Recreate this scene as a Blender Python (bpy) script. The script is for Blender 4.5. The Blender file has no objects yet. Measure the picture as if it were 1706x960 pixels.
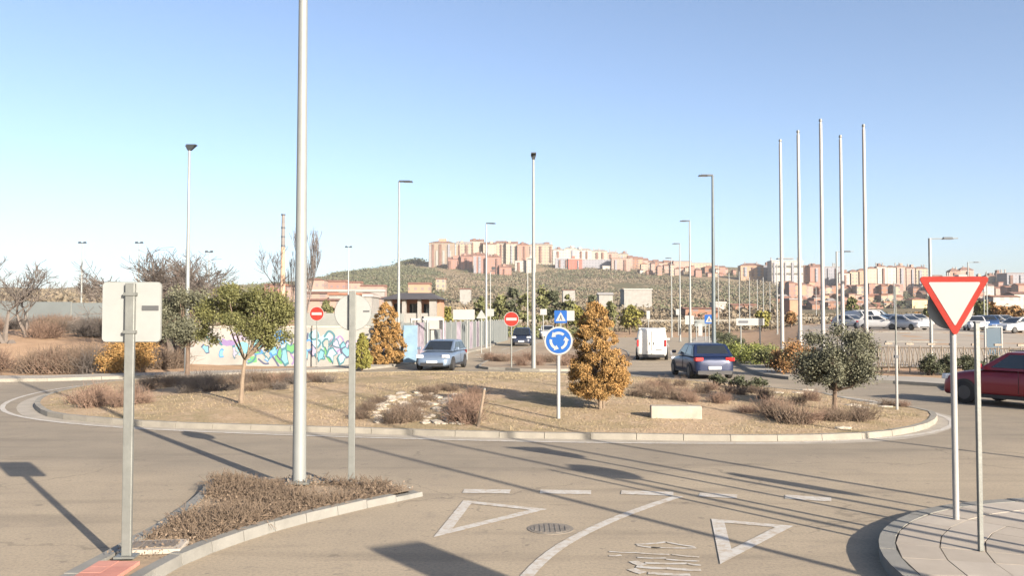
import bpy, bmesh, math, random
import numpy as np
from mathutils import Vector, Matrix
R=math.radians; PI=math.pi
random.seed(7); rng=np.random.default_rng(7)
sc=bpy.context.scene; C=sc.collection

# ---------------------------------------------------------------- camera, sky, sun, exposure
CAMH=2.5; PIT=R(1.975); F=1450.0
cd=bpy.data.cameras.new('camera'); cam=bpy.data.objects.new('camera',cd); C.objects.link(cam)
cam.location=(0,0,CAMH); cam.rotation_euler=(R(90)+PIT,0,0)
cd.sensor_width=36; cd.lens=F/1706*36; cd.clip_start=.1; cd.clip_end=20000
sc.camera=cam
SD=Vector((4.15,-5.5,2.47)).normalized()           # towards the sun
EL=math.asin(SD.z); AZ=math.atan2(SD.x,SD.y)
w=bpy.data.worlds.new('World'); sc.world=w; w.use_nodes=True
nt=w.node_tree; sk=nt.nodes.new('ShaderNodeTexSky'); sk.sky_type='NISHITA'; sk.sun_disc=False
sk.sun_elevation=EL; sk.sun_rotation=AZ; sk.air_density=0.7; sk.dust_density=1.8; sk.ozone_density=1.5; sk.altitude=0
bg=nt.nodes['Background']; hs=nt.nodes.new('ShaderNodeHueSaturation'); hs.inputs['Saturation'].default_value=.95
nt.links.new(sk.outputs[0],hs.inputs['Color']); nt.links.new(hs.outputs[0],bg.inputs[0]); bg.inputs[1].default_value=0.081
sl=bpy.data.lights.new('sun','SUN'); sl.energy=5.0; sl.angle=R(.55); sl.color=(1,.88,.73)
so=bpy.data.objects.new('sun',sl); C.objects.link(so); so.rotation_euler=SD.to_track_quat('Z','Y').to_euler()
sc.view_settings.view_transform='Standard'; sc.view_settings.look='None'; sc.view_settings.gamma=1
sc.view_settings.exposure=1.6

# ---------------------------------------------------------------- picture ray helpers (only to find where things stand)
cP,sP=math.cos(PIT),math.sin(PIT)
def ray(u,v):
    a=(u-853)/F; b=(480-v)/F
    return Vector((a,cP-b*sP,sP+b*cP))
def G(u,v,z=0.0):
    d=ray(u,v); t=(z-CAMH)/d.z
    return Vector((d.x*t,d.y*t,z))
def W(u,v,y):
    d=ray(u,v); t=y/d.y
    return Vector((d.x*t,y,CAMH+d.z*t))
def px(u,y): return W(u,530,y).x

# ---------------------------------------------------------------- materials
MATS={}; K=.68      # one reflectance scale for every material, set with the exposure
def mat(name,col,rough=.8,metal=0,var=0,vs=3,bump=0,bs=40,col2=None,island=0,spec=None,coat=0,trans=0,obj=False,rot=None):
    if name in MATS: return MATS[name]
    col=tuple(c*K for c in col); col2=tuple(c*K for c in col2) if col2 else None
    m=bpy.data.materials.new(name); m.use_nodes=True; n=m.node_tree; p=n.nodes['Principled BSDF']; L=n.links
    p.inputs['Base Color'].default_value=(*col,1); p.inputs['Roughness'].default_value=rough; p.inputs['Metallic'].default_value=metal
    if spec is not None: p.inputs['Specular IOR Level'].default_value=spec
    if coat: p.inputs['Coat Weight'].default_value=coat; p.inputs['Coat Roughness'].default_value=.08
    if trans: p.inputs['Transmission Weight'].default_value=trans
    if var or col2:
        c2=col2 if col2 else tuple(max(0,c*(1-var)) for c in col)
        c1=col if col2 else tuple(min(1,c*(1+var)) for c in col)
        mx=n.nodes.new('ShaderNodeMix'); mx.data_type='RGBA'
        mx.inputs[6].default_value=(*c1,1); mx.inputs[7].default_value=(*c2,1)
        tc=n.nodes.new('ShaderNodeTexCoord'); ns=n.nodes.new('ShaderNodeTexNoise'); ns.inputs['Scale'].default_value=vs; ns.inputs['Detail'].default_value=5; ns.inputs['Roughness'].default_value=.62
        L.new(tc.outputs['Object' if obj else 'Object'],ns.inputs['Vector'])
        mr=n.nodes.new('ShaderNodeMapRange'); mr.inputs[1].default_value=.32; mr.inputs[2].default_value=.68
        L.new(ns.outputs[0],mr.inputs[0])
        if island:
            g=n.nodes.new('ShaderNodeNewGeometry'); a=n.nodes.new('ShaderNodeMath'); a.operation='MULTIPLY_ADD'
            L.new(g.outputs['Random Per Island'],a.inputs[0]); a.inputs[1].default_value=island
            s=n.nodes.new('ShaderNodeMath'); s.operation='MULTIPLY'; s.inputs[1].default_value=1-island; L.new(mr.outputs[0],s.inputs[0]); L.new(s.outputs[0],a.inputs[2])
            L.new(a.outputs[0],mx.inputs[0])
        else: L.new(mr.outputs[0],mx.inputs[0])
        L.new(mx.outputs[2],p.inputs['Base Color'])
    if bump:
        tc=n.nodes.new('ShaderNodeTexCoord'); ns=n.nodes.new('ShaderNodeTexNoise'); ns.inputs['Scale'].default_value=bs; ns.inputs['Detail'].default_value=4
        L.new(tc.outputs['Object'],ns.inputs['Vector']); b=n.nodes.new('ShaderNodeBump'); b.inputs['Strength'].default_value=bump; b.inputs['Distance'].default_value=.02
        L.new(ns.outputs[0],b.inputs['Height']); L.new(b.outputs[0],p.inputs['Normal'])
    MATS[name]=m; return m

def asphalt_mat():
    m=bpy.data.materials.new('asphalt'); m.use_nodes=True; n=m.node_tree; p=n.nodes['Principled BSDF']; L=n.links
    N=lambda t:n.nodes.new(t)
    g=N('ShaderNodeNewGeometry')
    def noise(s,d=6,r=.6):
        q=N('ShaderNodeTexNoise'); q.inputs['Scale'].default_value=s; q.inputs['Detail'].default_value=d; q.inputs['Roughness'].default_value=r
        L.new(g.outputs['Position'],q.inputs['Vector']); return q.outputs[0]
    def rng_(x,a,b,c=0,e=1):
        q=N('ShaderNodeMapRange'); L.new(x,q.inputs[0]); q.inputs[1].default_value=a; q.inputs[2].default_value=b; q.inputs[3].default_value=c; q.inputs[4].default_value=e; q.interpolation_type='SMOOTHSTEP'; return q.outputs[0]
    def mix(f,a,b):
        q=N('ShaderNodeMix'); q.data_type='RGBA'
        if hasattr(f,'links'): L.new(f,q.inputs[0])
        else: q.inputs[0].default_value=f
        for i,x in ((6,a),(7,b)):
            if isinstance(x,tuple): q.inputs[i].default_value=(*[c*K for c in x],1)
            else: L.new(x,q.inputs[i])
        return q.outputs[2]
    def math_(op,a,b):
        q=N('ShaderNodeMath'); q.operation=op
        for i,x in enumerate((a,b)):
            if hasattr(x,'links'): L.new(x,q.inputs[i])
            else: q.inputs[i].default_value=x
        return q.outputs[0]
    # distance from the middle of the roundabout: the driven ring is worn darker and greyer than the dusty mouth of the road
    s=N('ShaderNodeVectorMath'); s.operation='SUBTRACT'; L.new(g.outputs['Position'],s.inputs[0]); s.inputs[1].default_value=(-1.6,28.5,0)
    sx=N('ShaderNodeVectorMath'); sx.operation='MULTIPLY'; L.new(s.outputs[0],sx.inputs[0]); sx.inputs[1].default_value=(.80,1,0)
    ln=N('ShaderNodeVectorMath'); ln.operation='LENGTH'; L.new(sx.outputs[0],ln.inputs[0])
    wob=math_('ADD',ln.outputs['Value'],math_('MULTIPLY',noise(.35),1.6))
    inner=rng_(wob,10.4,11.8); outer=rng_(wob,14.3,16.4,1,0)
    ring=math_('MULTIPLY',inner,outer)
    base=mix(rng_(noise(.5),.35,.68),(.455,.378,.273),(.39,.325,.238))
    worn=mix(rng_(noise(.9),.35,.68),(.325,.278,.212),(.268,.23,.178))
    c=mix(math_('MULTIPLY',ring,.85),base,worn)
    # fine aggregate
    c=mix(rng_(noise(28,4,.8),.40,.66,0,.55),c,(.22,.19,.155))
    c=mix(rng_(noise(2.2,6,.75),.52,.70,0,.38),c,(.22,.19,.16))
    c=mix(rng_(noise(4.5,3,.5),.66,.72,0,.5),c,(.15,.13,.11))
    c=mix(rng_(noise(130,2,.7),.56,.72,0,.42),c,(.58,.50,.40))
    # oil and tyre streaks, patches
    st=N('ShaderNodeTexNoise'); st.inputs['Scale'].default_value=1; st.inputs['Detail'].default_value=4
    mp=N('ShaderNodeMapping'); mp.inputs['Scale'].default_value=(.22,1.7,1); L.new(g.outputs['Position'],mp.inputs['Vector']); L.new(mp.outputs[0],st.inputs['Vector'])
    c=mix(math_('MULTIPLY',rng_(st.outputs[0],.5,.72),.30),c,(.13,.11,.09))
    # thin cracks
    vo=N('ShaderNodeTexVoronoi'); vo.feature='DISTANCE_TO_EDGE'; vo.inputs['Scale'].default_value=.24
    wv=N('ShaderNodeVectorMath'); wv.operation='ADD'; L.new(g.outputs['Position'],wv.inputs[0])
    nz=N('ShaderNodeTexNoise'); nz.inputs['Scale'].default_value=1.3; nz.inputs['Detail'].default_value=5; L.new(g.outputs['Position'],nz.inputs['Vector']); L.new(nz.outputs['Color'],wv.inputs[1])
    L.new(wv.outputs[0],vo.inputs['Vector'])
    cr=math_('MULTIPLY',rng_(vo.outputs['Distance'],.002,.007,1,0),rng_(noise(.3),.47,.55,0,.3))
    c=mix(cr,c,(.07,.06,.05))
    L.new(c,p.inputs['Base Color']); p.inputs['Roughness'].default_value=.88; p.inputs['Specular IOR Level'].default_value=.25
    b=N('ShaderNodeBump'); b.inputs['Strength'].default_value=.35; b.inputs['Distance'].default_value=.01; L.new(noise(70,4),b.inputs['Height']); L.new(b.outputs[0],p.inputs['Normal'])
    MATS['asphalt']=m; return m

def window_mat(name,col,sx=3.2,sz=3.0,wc=(.10,.11,.13),amount=.8):
    if name in MATS: return MATS[name]
    m=mat(name,col,.85,var=.08,vs=.12); n=m.node_tree; p=n.nodes['Principled BSDF']; L=n.links; N=lambda t:n.nodes.new(t)
    src=p.inputs['Base Color'].links[0].from_socket
    tc=N('ShaderNodeTexCoord'); sp=N('ShaderNodeSeparateXYZ'); L.new(tc.outputs['Object'],sp.inputs[0])
    def ma(op,a,b):
        q=N('ShaderNodeMath'); q.operation=op
        for i,x in enumerate((a,b)):
            if hasattr(x,'links'): L.new(x,q.inputs[i])
            else: q.inputs[i].default_value=x
        return q.outputs[0]
    h=ma('FRACT',ma('DIVIDE',ma('ADD',sp.outputs[0],sp.outputs[1]),sx),0); v=ma('FRACT',ma('DIVIDE',sp.outputs[2],sz),0)
    k=ma('MULTIPLY',ma('MULTIPLY',ma('GREATER_THAN',h,.28),ma('LESS_THAN',h,.72)),ma('MULTIPLY',ma('GREATER_THAN',v,.30),ma('LESS_THAN',v,.78)))
    k=ma('MULTIPLY',k,amount)
    mx=N('ShaderNodeMix'); mx.data_type='RGBA'; L.new(k,mx.inputs[0]); L.new(src,mx.inputs[6]); mx.inputs[7].default_value=(*wc,1)
    L.new(mx.outputs[2],p.inputs['Base Color']); return m

asphalt_mat()
mat('galv',(.22,.23,.218),.5,.35,var=.12,vs=7,bump=.1)
mat('galv_back',(.29,.305,.30),.7,.0,var=.06,vs=4)
mat('white_pole',(.36,.36,.355),.4,var=.04,vs=3)
mat('pale_lamp_pole',(.26,.275,.27),.5,.1,var=.05,vs=3)
mat('dark_lamp_pole',(.12,.15,.165),.5,.2,var=.08,vs=3)
mat('grey_lamp_pole',(.30,.32,.32),.5,.2,var=.06,vs=3)
mat('lamp_head_dark',(.05,.06,.07),.5,.2)
mat('lamp_glass',(.6,.6,.55),.2)
mat('sign_white',(.37,.37,.365),.75,spec=.15,var=.03,vs=2)
mat('sign_red',(.30,.03,.022),.75,spec=.15,var=.06,vs=3)
mat('sign_blue',(.016,.095,.34),.75,spec=.15,var=.05,vs=3)
mat('sign_dark',(.06,.07,.09),.5)
mat('sticker',(.075,.08,.085),.7)
mat('kerb',(.23,.225,.205),.85,var=.16,vs=2.3,bump=.3,bs=60)
mat('kerb_pale',(.28,.26,.22),.85,var=.14,vs=2.3,bump=.3,bs=60)
mat('gutter',(.40,.36,.30),.85,var=.14,vs=2,bump=.3,bs=60)
mat('slab',(.40,.35,.29),.85,var=.10,vs=1.8,bump=.2,bs=70)
mat('slab_b',(.44,.39,.33),.85,var=.10,vs=1.8,bump=.2,bs=70)
mat('pink_tile',(.50,.215,.165),.8,var=.12,vs=4,bump=.2,bs=70)
mat('pink_tile_b',(.56,.26,.20),.8,var=.12,vs=4,bump=.2,bs=70)
mat('joint',(.20,.18,.15),.9)
mat('iron',(.26,.215,.17),.6,.3,var=.2,vs=9,bump=.4,bs=80)
mat('paint',(.78,.78,.77),.7,var=.05,vs=5)
mat('dirt',(.40,.30,.20),.95,col2=(.29,.215,.14),vs=.8,bump=.6,bs=12)
mat('bank',(.47,.325,.215),.95,col2=(.37,.25,.165),vs=.8,bump=.6,bs=6)
mat('sidewalk_far',(.37,.335,.285),.9,var=.1,vs=.6)
mat('lot',(.36,.31,.25),.9,var=.1,vs=.3)
mat('stone_block',(.40,.36,.30),.85,var=.15,vs=4,bump=.3,bs=30)
mat('manhole',(.25,.22,.18),.7,.2,var=.2,vs=9,bump=.3,bs=60)
mat('stone',(.44,.39,.32),.85,var=.25,vs=3,bump=.4,bs=20)
mat('twig',(.25,.18,.13),.9,col2=(.13,.095,.07),vs=3,island=.6)
mat('twig_red',(.31,.205,.15),.9,col2=(.17,.11,.08),vs=3,island=.6)
mat('twig_grey',(.19,.16,.14),.9,col2=(.10,.085,.075),vs=2,island=.6)
mat('cover',(.29,.215,.15),.9,col2=(.14,.10,.07),vs=1.3,island=.65)
mat('grass_dry',(.40,.315,.20),.9,col2=(.27,.225,.12),vs=.6,island=.5)
mat('bark',(.15,.105,.075),.9,var=.3,vs=8,bump=.6,bs=20)
mat('bark_pale',(.23,.175,.125),.9,var=.2,vs=8,bump=.5,bs=20)
mat('leaf_gold',(.48,.255,.08),.8,col2=(.22,.15,.05),vs=2.6,island=.55)
mat('leaf_olive',(.185,.185,.115),.75,col2=(.08,.085,.055),vs=2.5,island=.6)
mat('leaf_green',(.20,.195,.06),.75,col2=(.07,.08,.025),vs=2.0,island=.55)
mat('leaf_dark',(.095,.105,.05),.8,col2=(.045,.055,.03),vs=1.4,island=.5)
mat('leaf_mid',(.19,.19,.07),.8,col2=(.08,.095,.035),vs=.5,island=.5)
mat('leaf_yellow',(.30,.26,.05),.8,col2=(.14,.15,.03),vs=1.4,island=.5)
mat('leaf_hedge',(.24,.26,.06),.8,col2=(.10,.13,.03),vs=1.2,island=.5)
mat('leaf_rust',(.34,.15,.055),.8,col2=(.15,.12,.04),vs=1.2,island=.5)
mat('scrub_brown',(.21,.165,.115),.9,col2=(.16,.135,.09),vs=.02,island=.5)
mat('scrub_green',(.12,.125,.07),.9,col2=(.085,.095,.05),vs=.02,island=.5)
mat('glass_dark',(.02,.025,.03),.06,spec=.8)
mat('glass_blue',(.10,.15,.20),.08,spec=.8)
mat('rubber',(.02,.02,.02),.8)
mat('rim',(.10,.10,.105),.45,.5)
mat('black_plastic',(.025,.025,.028),.6)
mat('headlight',(.8,.82,.85),.15)
mat('tail',(.55,.03,.03),.25)
mat('plate',(.8,.8,.78),.5)
mat('wall_white',(.30,.292,.275),.85,var=.14,vs=.8)
mat('wall_grey',(.20,.21,.20),.9,var=.12,vs=.8)
mat('net_grey',(.13,.15,.155),.9,var=.08,vs=.5)
mat('panel_grey',(.20,.225,.225),.6,.2,var=.12,vs=1.2)
mat('panel_purple',(.30,.26,.31),.6,var=.35,vs=1.6)
mat('panel_blue',(.15,.25,.34),.6,var=.25,vs=1.6)
mat('g_teal',(.03,.13,.17),.6); mat('g_cyan',(.14,.36,.42),.6); mat('g_blue',(.04,.18,.42),.6); mat('g_green',(.09,.28,.10),.6); mat('g_purple',(.20,.14,.30),.6)
mat('g_navy',(.05,.06,.12),.6)
mat('tile_orange',(.27,.125,.08),.85,var=.2,vs=.5)
mat('roof_dark',(.075,.07,.075),.8,var=.15,vs=1)
mat('brick_red',(.46,.24,.16),.9,var=.15,vs=.5)
mat('chimney',(.50,.34,.24),.9,var=.15,vs=.6)
mat('chimney_top',(.22,.20,.19),.9,var=.15,vs=.6)
mat('roof_brown',(.18,.10,.078),.85,var=.3,vs=.15)
mat('roof_grey',(.27,.25,.24),.85,var=.2,vs=.15)
mat('roof_white',(.38,.365,.345),.7)

# ---------------------------------------------------------------- object helpers
def link(o,parent=None):
    C.objects.link(o)
    if parent is not None: o.parent=parent
    return o
def tag(o,label=None,cat=None,group=None,kind=None):
    if label: o['label']=label
    if cat: o['category']=cat
    if group: o['group']=group
    if kind: o['kind']=kind
    return o
def empty(name,loc,rz=0,label=None,cat=None,group=None,parent=None,kind=None):
    o=bpy.data.objects.new(name,None); o.empty_display_size=.2; o.location=loc; o.rotation_euler=(0,0,rz); link(o,parent)
    return tag(o,label,cat,group,kind)
def npmesh(name,V,Fc,m,smooth=False):
    me=bpy.data.meshes.new(name); V=np.asarray(V,dtype=np.float32); Fc=np.asarray(Fc,dtype=np.int32)
    k=Fc.shape[1]; me.vertices.add(len(V)); me.vertices.foreach_set('co',V.ravel())
    me.loops.add(Fc.size); me.loops.foreach_set('vertex_index',Fc.ravel())
    me.polygons.add(len(Fc)); me.polygons.foreach_set('loop_start',np.arange(len(Fc),dtype=np.int32)*k)
    me.update(calc_edges=True); me.validate()
    if smooth: me.shade_smooth()
    me.materials.append(MATS[m]); return me
class MB:
    def __init__(s): s.v=[]; s.f=[]; s.sm=False
    def add(s,vs,fs):
        o=len(s.v); s.v+= [tuple(x) for x in vs]; s.f+=[tuple(i+o for i in f) for f in fs]; return s
    def box(s,c,d,rz=0,top=None,M=None):
        hx,hy,hz=d[0]/2,d[1]/2,d[2]/2; t=top or (1,1)
        vs=[Vector((x*hx,y*hy,-hz)) for x,y in((-1,-1),(1,-1),(1,1),(-1,1))]+[Vector((x*hx*t[0],y*hy*t[1],hz)) for x,y in((-1,-1),(1,-1),(1,1),(-1,1))]
        m=M if M else Matrix.Rotation(rz,3,'Z')
        return s.add([m@p+Vector(c) for p in vs],[(3,2,1,0),(4,5,6,7),(0,1,5,4),(1,2,6,5),(2,3,7,6),(3,0,4,7)])
    def tube(s,pts,rs,n=10,cap=True):
        pts=[Vector(p) for p in pts]
        if not hasattr(rs,'__len__'): rs=[rs]*len(pts)
        o=len(s.v); 
        for i,p in enumerate(pts):
            d=(pts[min(i+1,len(pts)-1)]-pts[max(i-1,0)]).normalized()
            a=d.orthogonal().normalized() if abs(d.z)<.98 else Vector((1,0,0)); 
            a=(a-d*a.dot(d)).normalized(); b=d.cross(a)
            for k in range(n):
                t=2*PI*k/n; s.v.append(tuple(p+(a*math.cos(t)+b*math.sin(t))*rs[i]))
        for i in range(len(pts)-1):
            for k in range(n):
                k2=(k+1)%n; s.f.append((o+i*n+k,o+i*n+k2,o+(i+1)*n+k2,o+(i+1)*n+k))
        if cap: s.f.append(tuple(o+k for k in range(n))[::-1]); s.f.append(tuple(o+(len(pts)-1)*n+k for k in range(n)))
        return s
    def prism(s,poly,z0,z1,M=None):      # poly in xy
        n=len(poly); M=M or Matrix.Identity(4)
        vs=[M@Vector((p[0],p[1],z0)) for p in poly]+[M@Vector((p[0],p[1],z1)) for p in poly]
        return s.add(vs,[tuple(range(n))[::-1],tuple(range(n,2*n))]+[(i,(i+1)%n,n+(i+1)%n,n+i) for i in range(n)])
    def mesh(s,name,m,smooth=False,recalc=True):
        me=bpy.data.meshes.new(name); me.from_pydata(s.v,[],s.f); me.materials.append(MATS[m])
        if recalc:
            b=bmesh.new(); b.from_mesh(me); bmesh.ops.recalc_face_normals(b,faces=b.faces); b.to_mesh(me); b.free()
        if smooth:
            me.shade_smooth(); me.set_sharp_from_angle(angle=R(40))
        return me
    def obj(s,name,m,parent=None,smooth=False,bevel=0,loc=None,rz=0):
        o=bpy.data.objects.new(name,s.mesh(name,m,smooth)); link(o,parent)
        if loc is not None: o.location=loc
        o.rotation_euler=(0,0,rz)
        if bevel:
            b=o.modifiers.new('bevel','BEVEL'); b.width=bevel; b.segments=2; b.limit_method='ANGLE'
        return o
def copy_tree(o,parent=None):
    c=o.copy(); C.objects.link(c)
    if parent is not None: c.parent=parent
    for ch in o.children: copy_tree(ch,c)
    return c
def sheet(name,poly,z,m,kind='structure',parent=None,label=None):
    from mathutils.geometry import delaunay_2d_cdt
    n=len(poly); vs,_,fs,_,_,_=delaunay_2d_cdt([Vector((p[0],p[1])) for p in poly],[(i,(i+1)%n) for i in range(n)],[],1,1e-5)
    me=bpy.data.meshes.new(name); me.from_pydata([(v.x,v.y,z) for v in vs],[],[tuple(f) for f in fs])
    b=bmesh.new(); b.from_mesh(me)
    for f in b.faces:
        if f.normal.z<0: f.normal_flip()
    b.to_mesh(me); b.free(); me.materials.append(MATS[m])
    o=bpy.data.objects.new(name,me); link(o,parent)
    if kind: o['kind']=kind
    return o
def resample(pts,step,closed=False):
    P=[Vector((p[0],p[1])) for p in pts]
    if closed: P=P+[P[0]]
    # catmull smoothing
    Q=[]
    n=len(P)
    for i in range(n-1):
        p0=P[i-1] if i>0 else (P[-2] if closed else P[0]); p1=P[i]; p2=P[i+1]; p3=P[i+2] if i+2<n else (P[1] if closed else P[-1])
        for k in range(8):
            t=k/8; Q.append(.5*((2*p1)+(p2-p0)*t+(2*p0-5*p1+4*p2-p3)*t*t+(3*p1-p0-3*p2+p3)*t**3))
    Q.append(P[-1])
    d=[0]
    for a,b in zip(Q,Q[1:]): d.append(d[-1]+(b-a).length)
    m=max(2,round(d[-1]/step)); xs=np.linspace(0,d[-1],m+1)
    X=np.interp(xs,d,[q.x for q in Q]); Y=np.interp(xs,d,[q.y for q in Q])
    out=[Vector((x,y)) for x,y in zip(X,Y)]
    return out[:-1] if closed else out
def offs(pts,d,closed=False):            # left-hand offset by d
    n=len(pts); out=[]
    for i,p in enumerate(pts):
        a=pts[i-1] if (i>0 or closed) else p; b=pts[(i+1)%n] if (i<n-1 or closed) else p
        t=(b-a).normalized(); out.append(p+Vector((-t.y,t.x))*d)
    return out
def kerb(parent,pts,wd,z0,z1,m,closed=False,name='kerb_stone',gap=.006,batter=.02):
    a=pts; b=offs(pts,wd,closed); n=len(a); sgn=1 if wd>0 else -1
    for i in range(n if closed else n-1):
        j=(i+1)%n; t=(a[j]-a[i]); L=t.length; t=t/L; g=t*gap
        nn=Vector((-t.y,t.x))*batter*sgn
        dz=random.uniform(-.004,.004); zt1=z1((a[i]+a[j])/2) if callable(z1) else z1
        p=[a[i]+g,a[j]-g,b[j]-g,b[i]+g]; q=[a[i]+g+nn,a[j]-g+nn,b[j]-g,b[i]+g]
        mb=MB(); mb.add([(*x,z0) for x in p]+[(*x,zt1+dz) for x in q],[(3,2,1,0),(4,5,6,7),(0,1,5,4),(1,2,6,5),(2,3,7,6),(3,0,4,7)])
        mb.obj(name,m,parent)
def strip(mb,pts,wd,z,z2=None,dashed=None):
    a=offs(pts,wd/2); b=offs(pts,-wd/2)
    for i in range(len(pts)-1):
        mb.add([(*a[i],z),(*a[i+1],z),(*b[i+1],z),(*b[i],z)],[(0,1,2,3)])
    return mb

# ---------------------------------------------------------------- terrain
US=[-2500,-400,0,170,330,500,620,700,850,1000,1180,1280,1340,1500,1706,2200,4500]
AS=[(u-853)/F for u in US]
def vz(v,y): return CAMH+(530-v)*y/F
rows=[]   # (y, [z per US])
def row(y,vals,isv=True): rows.append((y,[vz(v,y) if isv else v for v in vals]))
row(39,[0]*17,False)
row(46,[1.1,1.1,1.1,.95,.2,0,0,0,0,0,0,0,0,0,0,0,0],False)
row(52,[1.7,1.7,1.65,1.5,.5,.1,.05,0,0,0,0,0,.3,.5,.4,.4,.4],False)
row(75,[2.4,2.4,2.3,2.1,1.1,.6,.2,0,0,0,0,.2,1.0,1.15,1.0,1,1],False)
row(115,[3.0,3.0,2.9,2.8,2.0,1.5,.8,.1,0,0,0,.5,1.5,1.7,1.6,1.6,1.6],False)
row(200,[515,515,515,515,518,520,524,530,540,540,540,538,534,533,530,530,530])
row(400,[497,497,497,497,502,508,508,512,518,518,520,518,518,516,512,512,512])
row(650,[486,486,486,486,487,488,480,474,482,488,487,492,500,498,494,494,494])
row(820,[483,483,483,483,482,476,457,455,462,462,462,468,480,482,480,480,480])
row(930,[481,481,481,481,480,470,451,435,436,440,444,452,463,468,470,470,470])
row(1150,[484,484,484,484,484,480,470,452,440,442,448,455,464,470,472,472,472])
row(2500,[505,505,505,505,500,500,490,482,478,478,480,485,490,495,495,495,495])
row(9000,[526]*17)
RY=np.array([r[0] for r in rows]); RZ=np.array([r[1] for r in rows])
def tz(x,y):
    x=np.asarray(x,float); y=np.asarray(y,float); a=x/np.maximum(y,1)
    zs=np.stack([np.interp(a,AS,RZ[i]) for i in range(len(RY))],-1)
    i=np.clip(np.searchsorted(RY,y)-1,0,len(RY)-2); t=np.clip((y-RY[i])/(RY[i+1]-RY[i]),0,1)
    z0=np.take_along_axis(zs,i[...,None],-1)[...,0]; z1=np.take_along_axis(zs,(i+1)[...,None],-1)[...,0]
    z=z0+(z1-z0)*t; return np.where(y<=39,0,z)
def T(x,y): return float(tz(np.array([x]),np.array([y]))[0])
def grade(a,b,s0,g):
    o=[a]; s=s0
    while o[-1]<b: o.append(o[-1]+s); s*=g
    return o
xp=grade(0,7000,1.3,1.028); xs=np.array([-x for x in xp[:0:-1]]+xp)
ys=np.array([-y for y in grade(0,300,8,1.3)[:0:-1]]+list(np.arange(0,36,4))+list(np.arange(36,120,1.6))+grade(120,9000,2.5,1.022))
X,Y=np.meshgrid(xs,ys); Z=tz(X,Y)
rough=(np.sin(X*.9+Y*.37)*np.sin(Y*.71-X*.23)+.6*np.sin(X*2.3+1.3*Y))*.07*np.clip((Y-44)/12,0,1)
far=(np.sin(X*.031)*np.sin(Y*.043+X*.011)+.5*np.sin(X*.083+Y*.05))*np.clip((Y-250)/300,0,1)*1.6
amask=np.clip(np.abs(X-6)-16,0,4)/4*1.0
Z=Z+np.where(Y<130,rough*np.maximum(amask,0),far)-.03
ny,nx=X.shape; idx=np.arange(ny*nx).reshape(ny,nx)
fc=np.stack([idx[:-1,:-1],idx[:-1,1:],idx[1:,1:],idx[1:,:-1]],-1).reshape(-1,4)
def ground_mat():
    m=bpy.data.materials.new('ground'); m.use_nodes=True; n=m.node_tree; p=n.nodes['Principled BSDF']; L=n.links; N=lambda t:n.nodes.new(t)
    g=N('ShaderNodeNewGeometry')
    def noise(s,d=6):
        q=N('ShaderNodeTexNoise'); q.inputs['Scale'].default_value=s; q.inputs['Detail'].default_value=d; q.inputs['Roughness'].default_value=.65; L.new(g.outputs['Position'],q.inputs['Vector']); return q.outputs[0]
    def mix(fa,lo,hi,a,b):
        r=N('ShaderNodeMapRange'); L.new(fa,r.inputs[0]); r.inputs[1].default_value=lo; r.inputs[2].default_value=hi
        q=N('ShaderNodeMix'); q.data_type='RGBA'; L.new(r.outputs[0],q.inputs[0])
        for i,x in ((6,a),(7,b)):
            if isinstance(x,tuple): q.inputs[i].default_value=(*[c*K for c in x],1)
            else: L.new(x,q.inputs[i])
        return q.outputs[2]
    tan=mix(noise(1.2),.35,.65,(.50,.345,.23),(.39,.265,.17))
    far=mix(noise(.02),.42,.56,(.24,.19,.125),(.13,.12,.07))
    far=mix(noise(.07),.54,.64,far,(.33,.25,.17))
    sp=N('ShaderNodeSeparateXYZ'); L.new(g.outputs['Position'],sp.inputs[0])
    L.new(mix(sp.outputs[1],110,300,tan,far),p.inputs['Base Color']); p.inputs['Roughness'].default_value=.95; p.inputs['Specular IOR Level'].default_value=.1
    b=N('ShaderNodeBump'); b.inputs['Strength'].default_value=.6; b.inputs['Distance'].default_value=.08; L.new(noise(5),b.inputs['Height']); L.new(b.outputs[0],p.inputs['Normal'])
    MATS['ground']=m
ground_mat()
gr=bpy.data.objects.new('ground',npmesh('ground',np.stack([X,Y,Z],-1).reshape(-1,3),fc,'ground',True)); link(gr); gr['kind']='structure'

# ---------------------------------------------------------------- roads
g2=lambda u,v,z=0: Vector(G(u,v,z)[:2])
leftk=[Vector((-70,27)),Vector((-40,31.5)),g2(0,637),g2(170,633),g2(340,628),g2(500,622),g2(600,617.5),g2(690,607),g2(760,593),g2(822,577),Vector((-1.5,110))]
rightk=[Vector((24,112)),g2(1150,575),g2(1205,591),g2(1222,603),g2(1250,620),g2(1300,632),g2(1450,638),g2(1580,646),g2(1706,656),Vector((40,26)),Vector((70,20))]
road_poly=resample(leftk,1.5)+resample(rightk,1.5)+[Vector((90,-40)),Vector((-90,-40))]
sheet('road',road_poly,0,'asphalt')
# far sidewalks
sw=empty('left_sidewalk',(0,0,0),kind='structure')
lk=resample(leftk,2.0); lkin=offs(lk,.18)
sheet('pavement',lkin+offs(lk,2.2)[::-1],.12,'sidewalk_far',None,sw)
kerb(sw,lk,.17,-.02,.125,'kerb_pale')
sw=empty('right_sidewalk',(0,0,0),kind='structure')
rk=resample(rightk,2.0)
sheet('pavement',offs(rk,.18)+offs(rk,3.0)[::-1],.12,'sidewalk_far',None,sw)
kerb(sw,rk,.17,-.02,.125,'kerb_pale')

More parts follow.
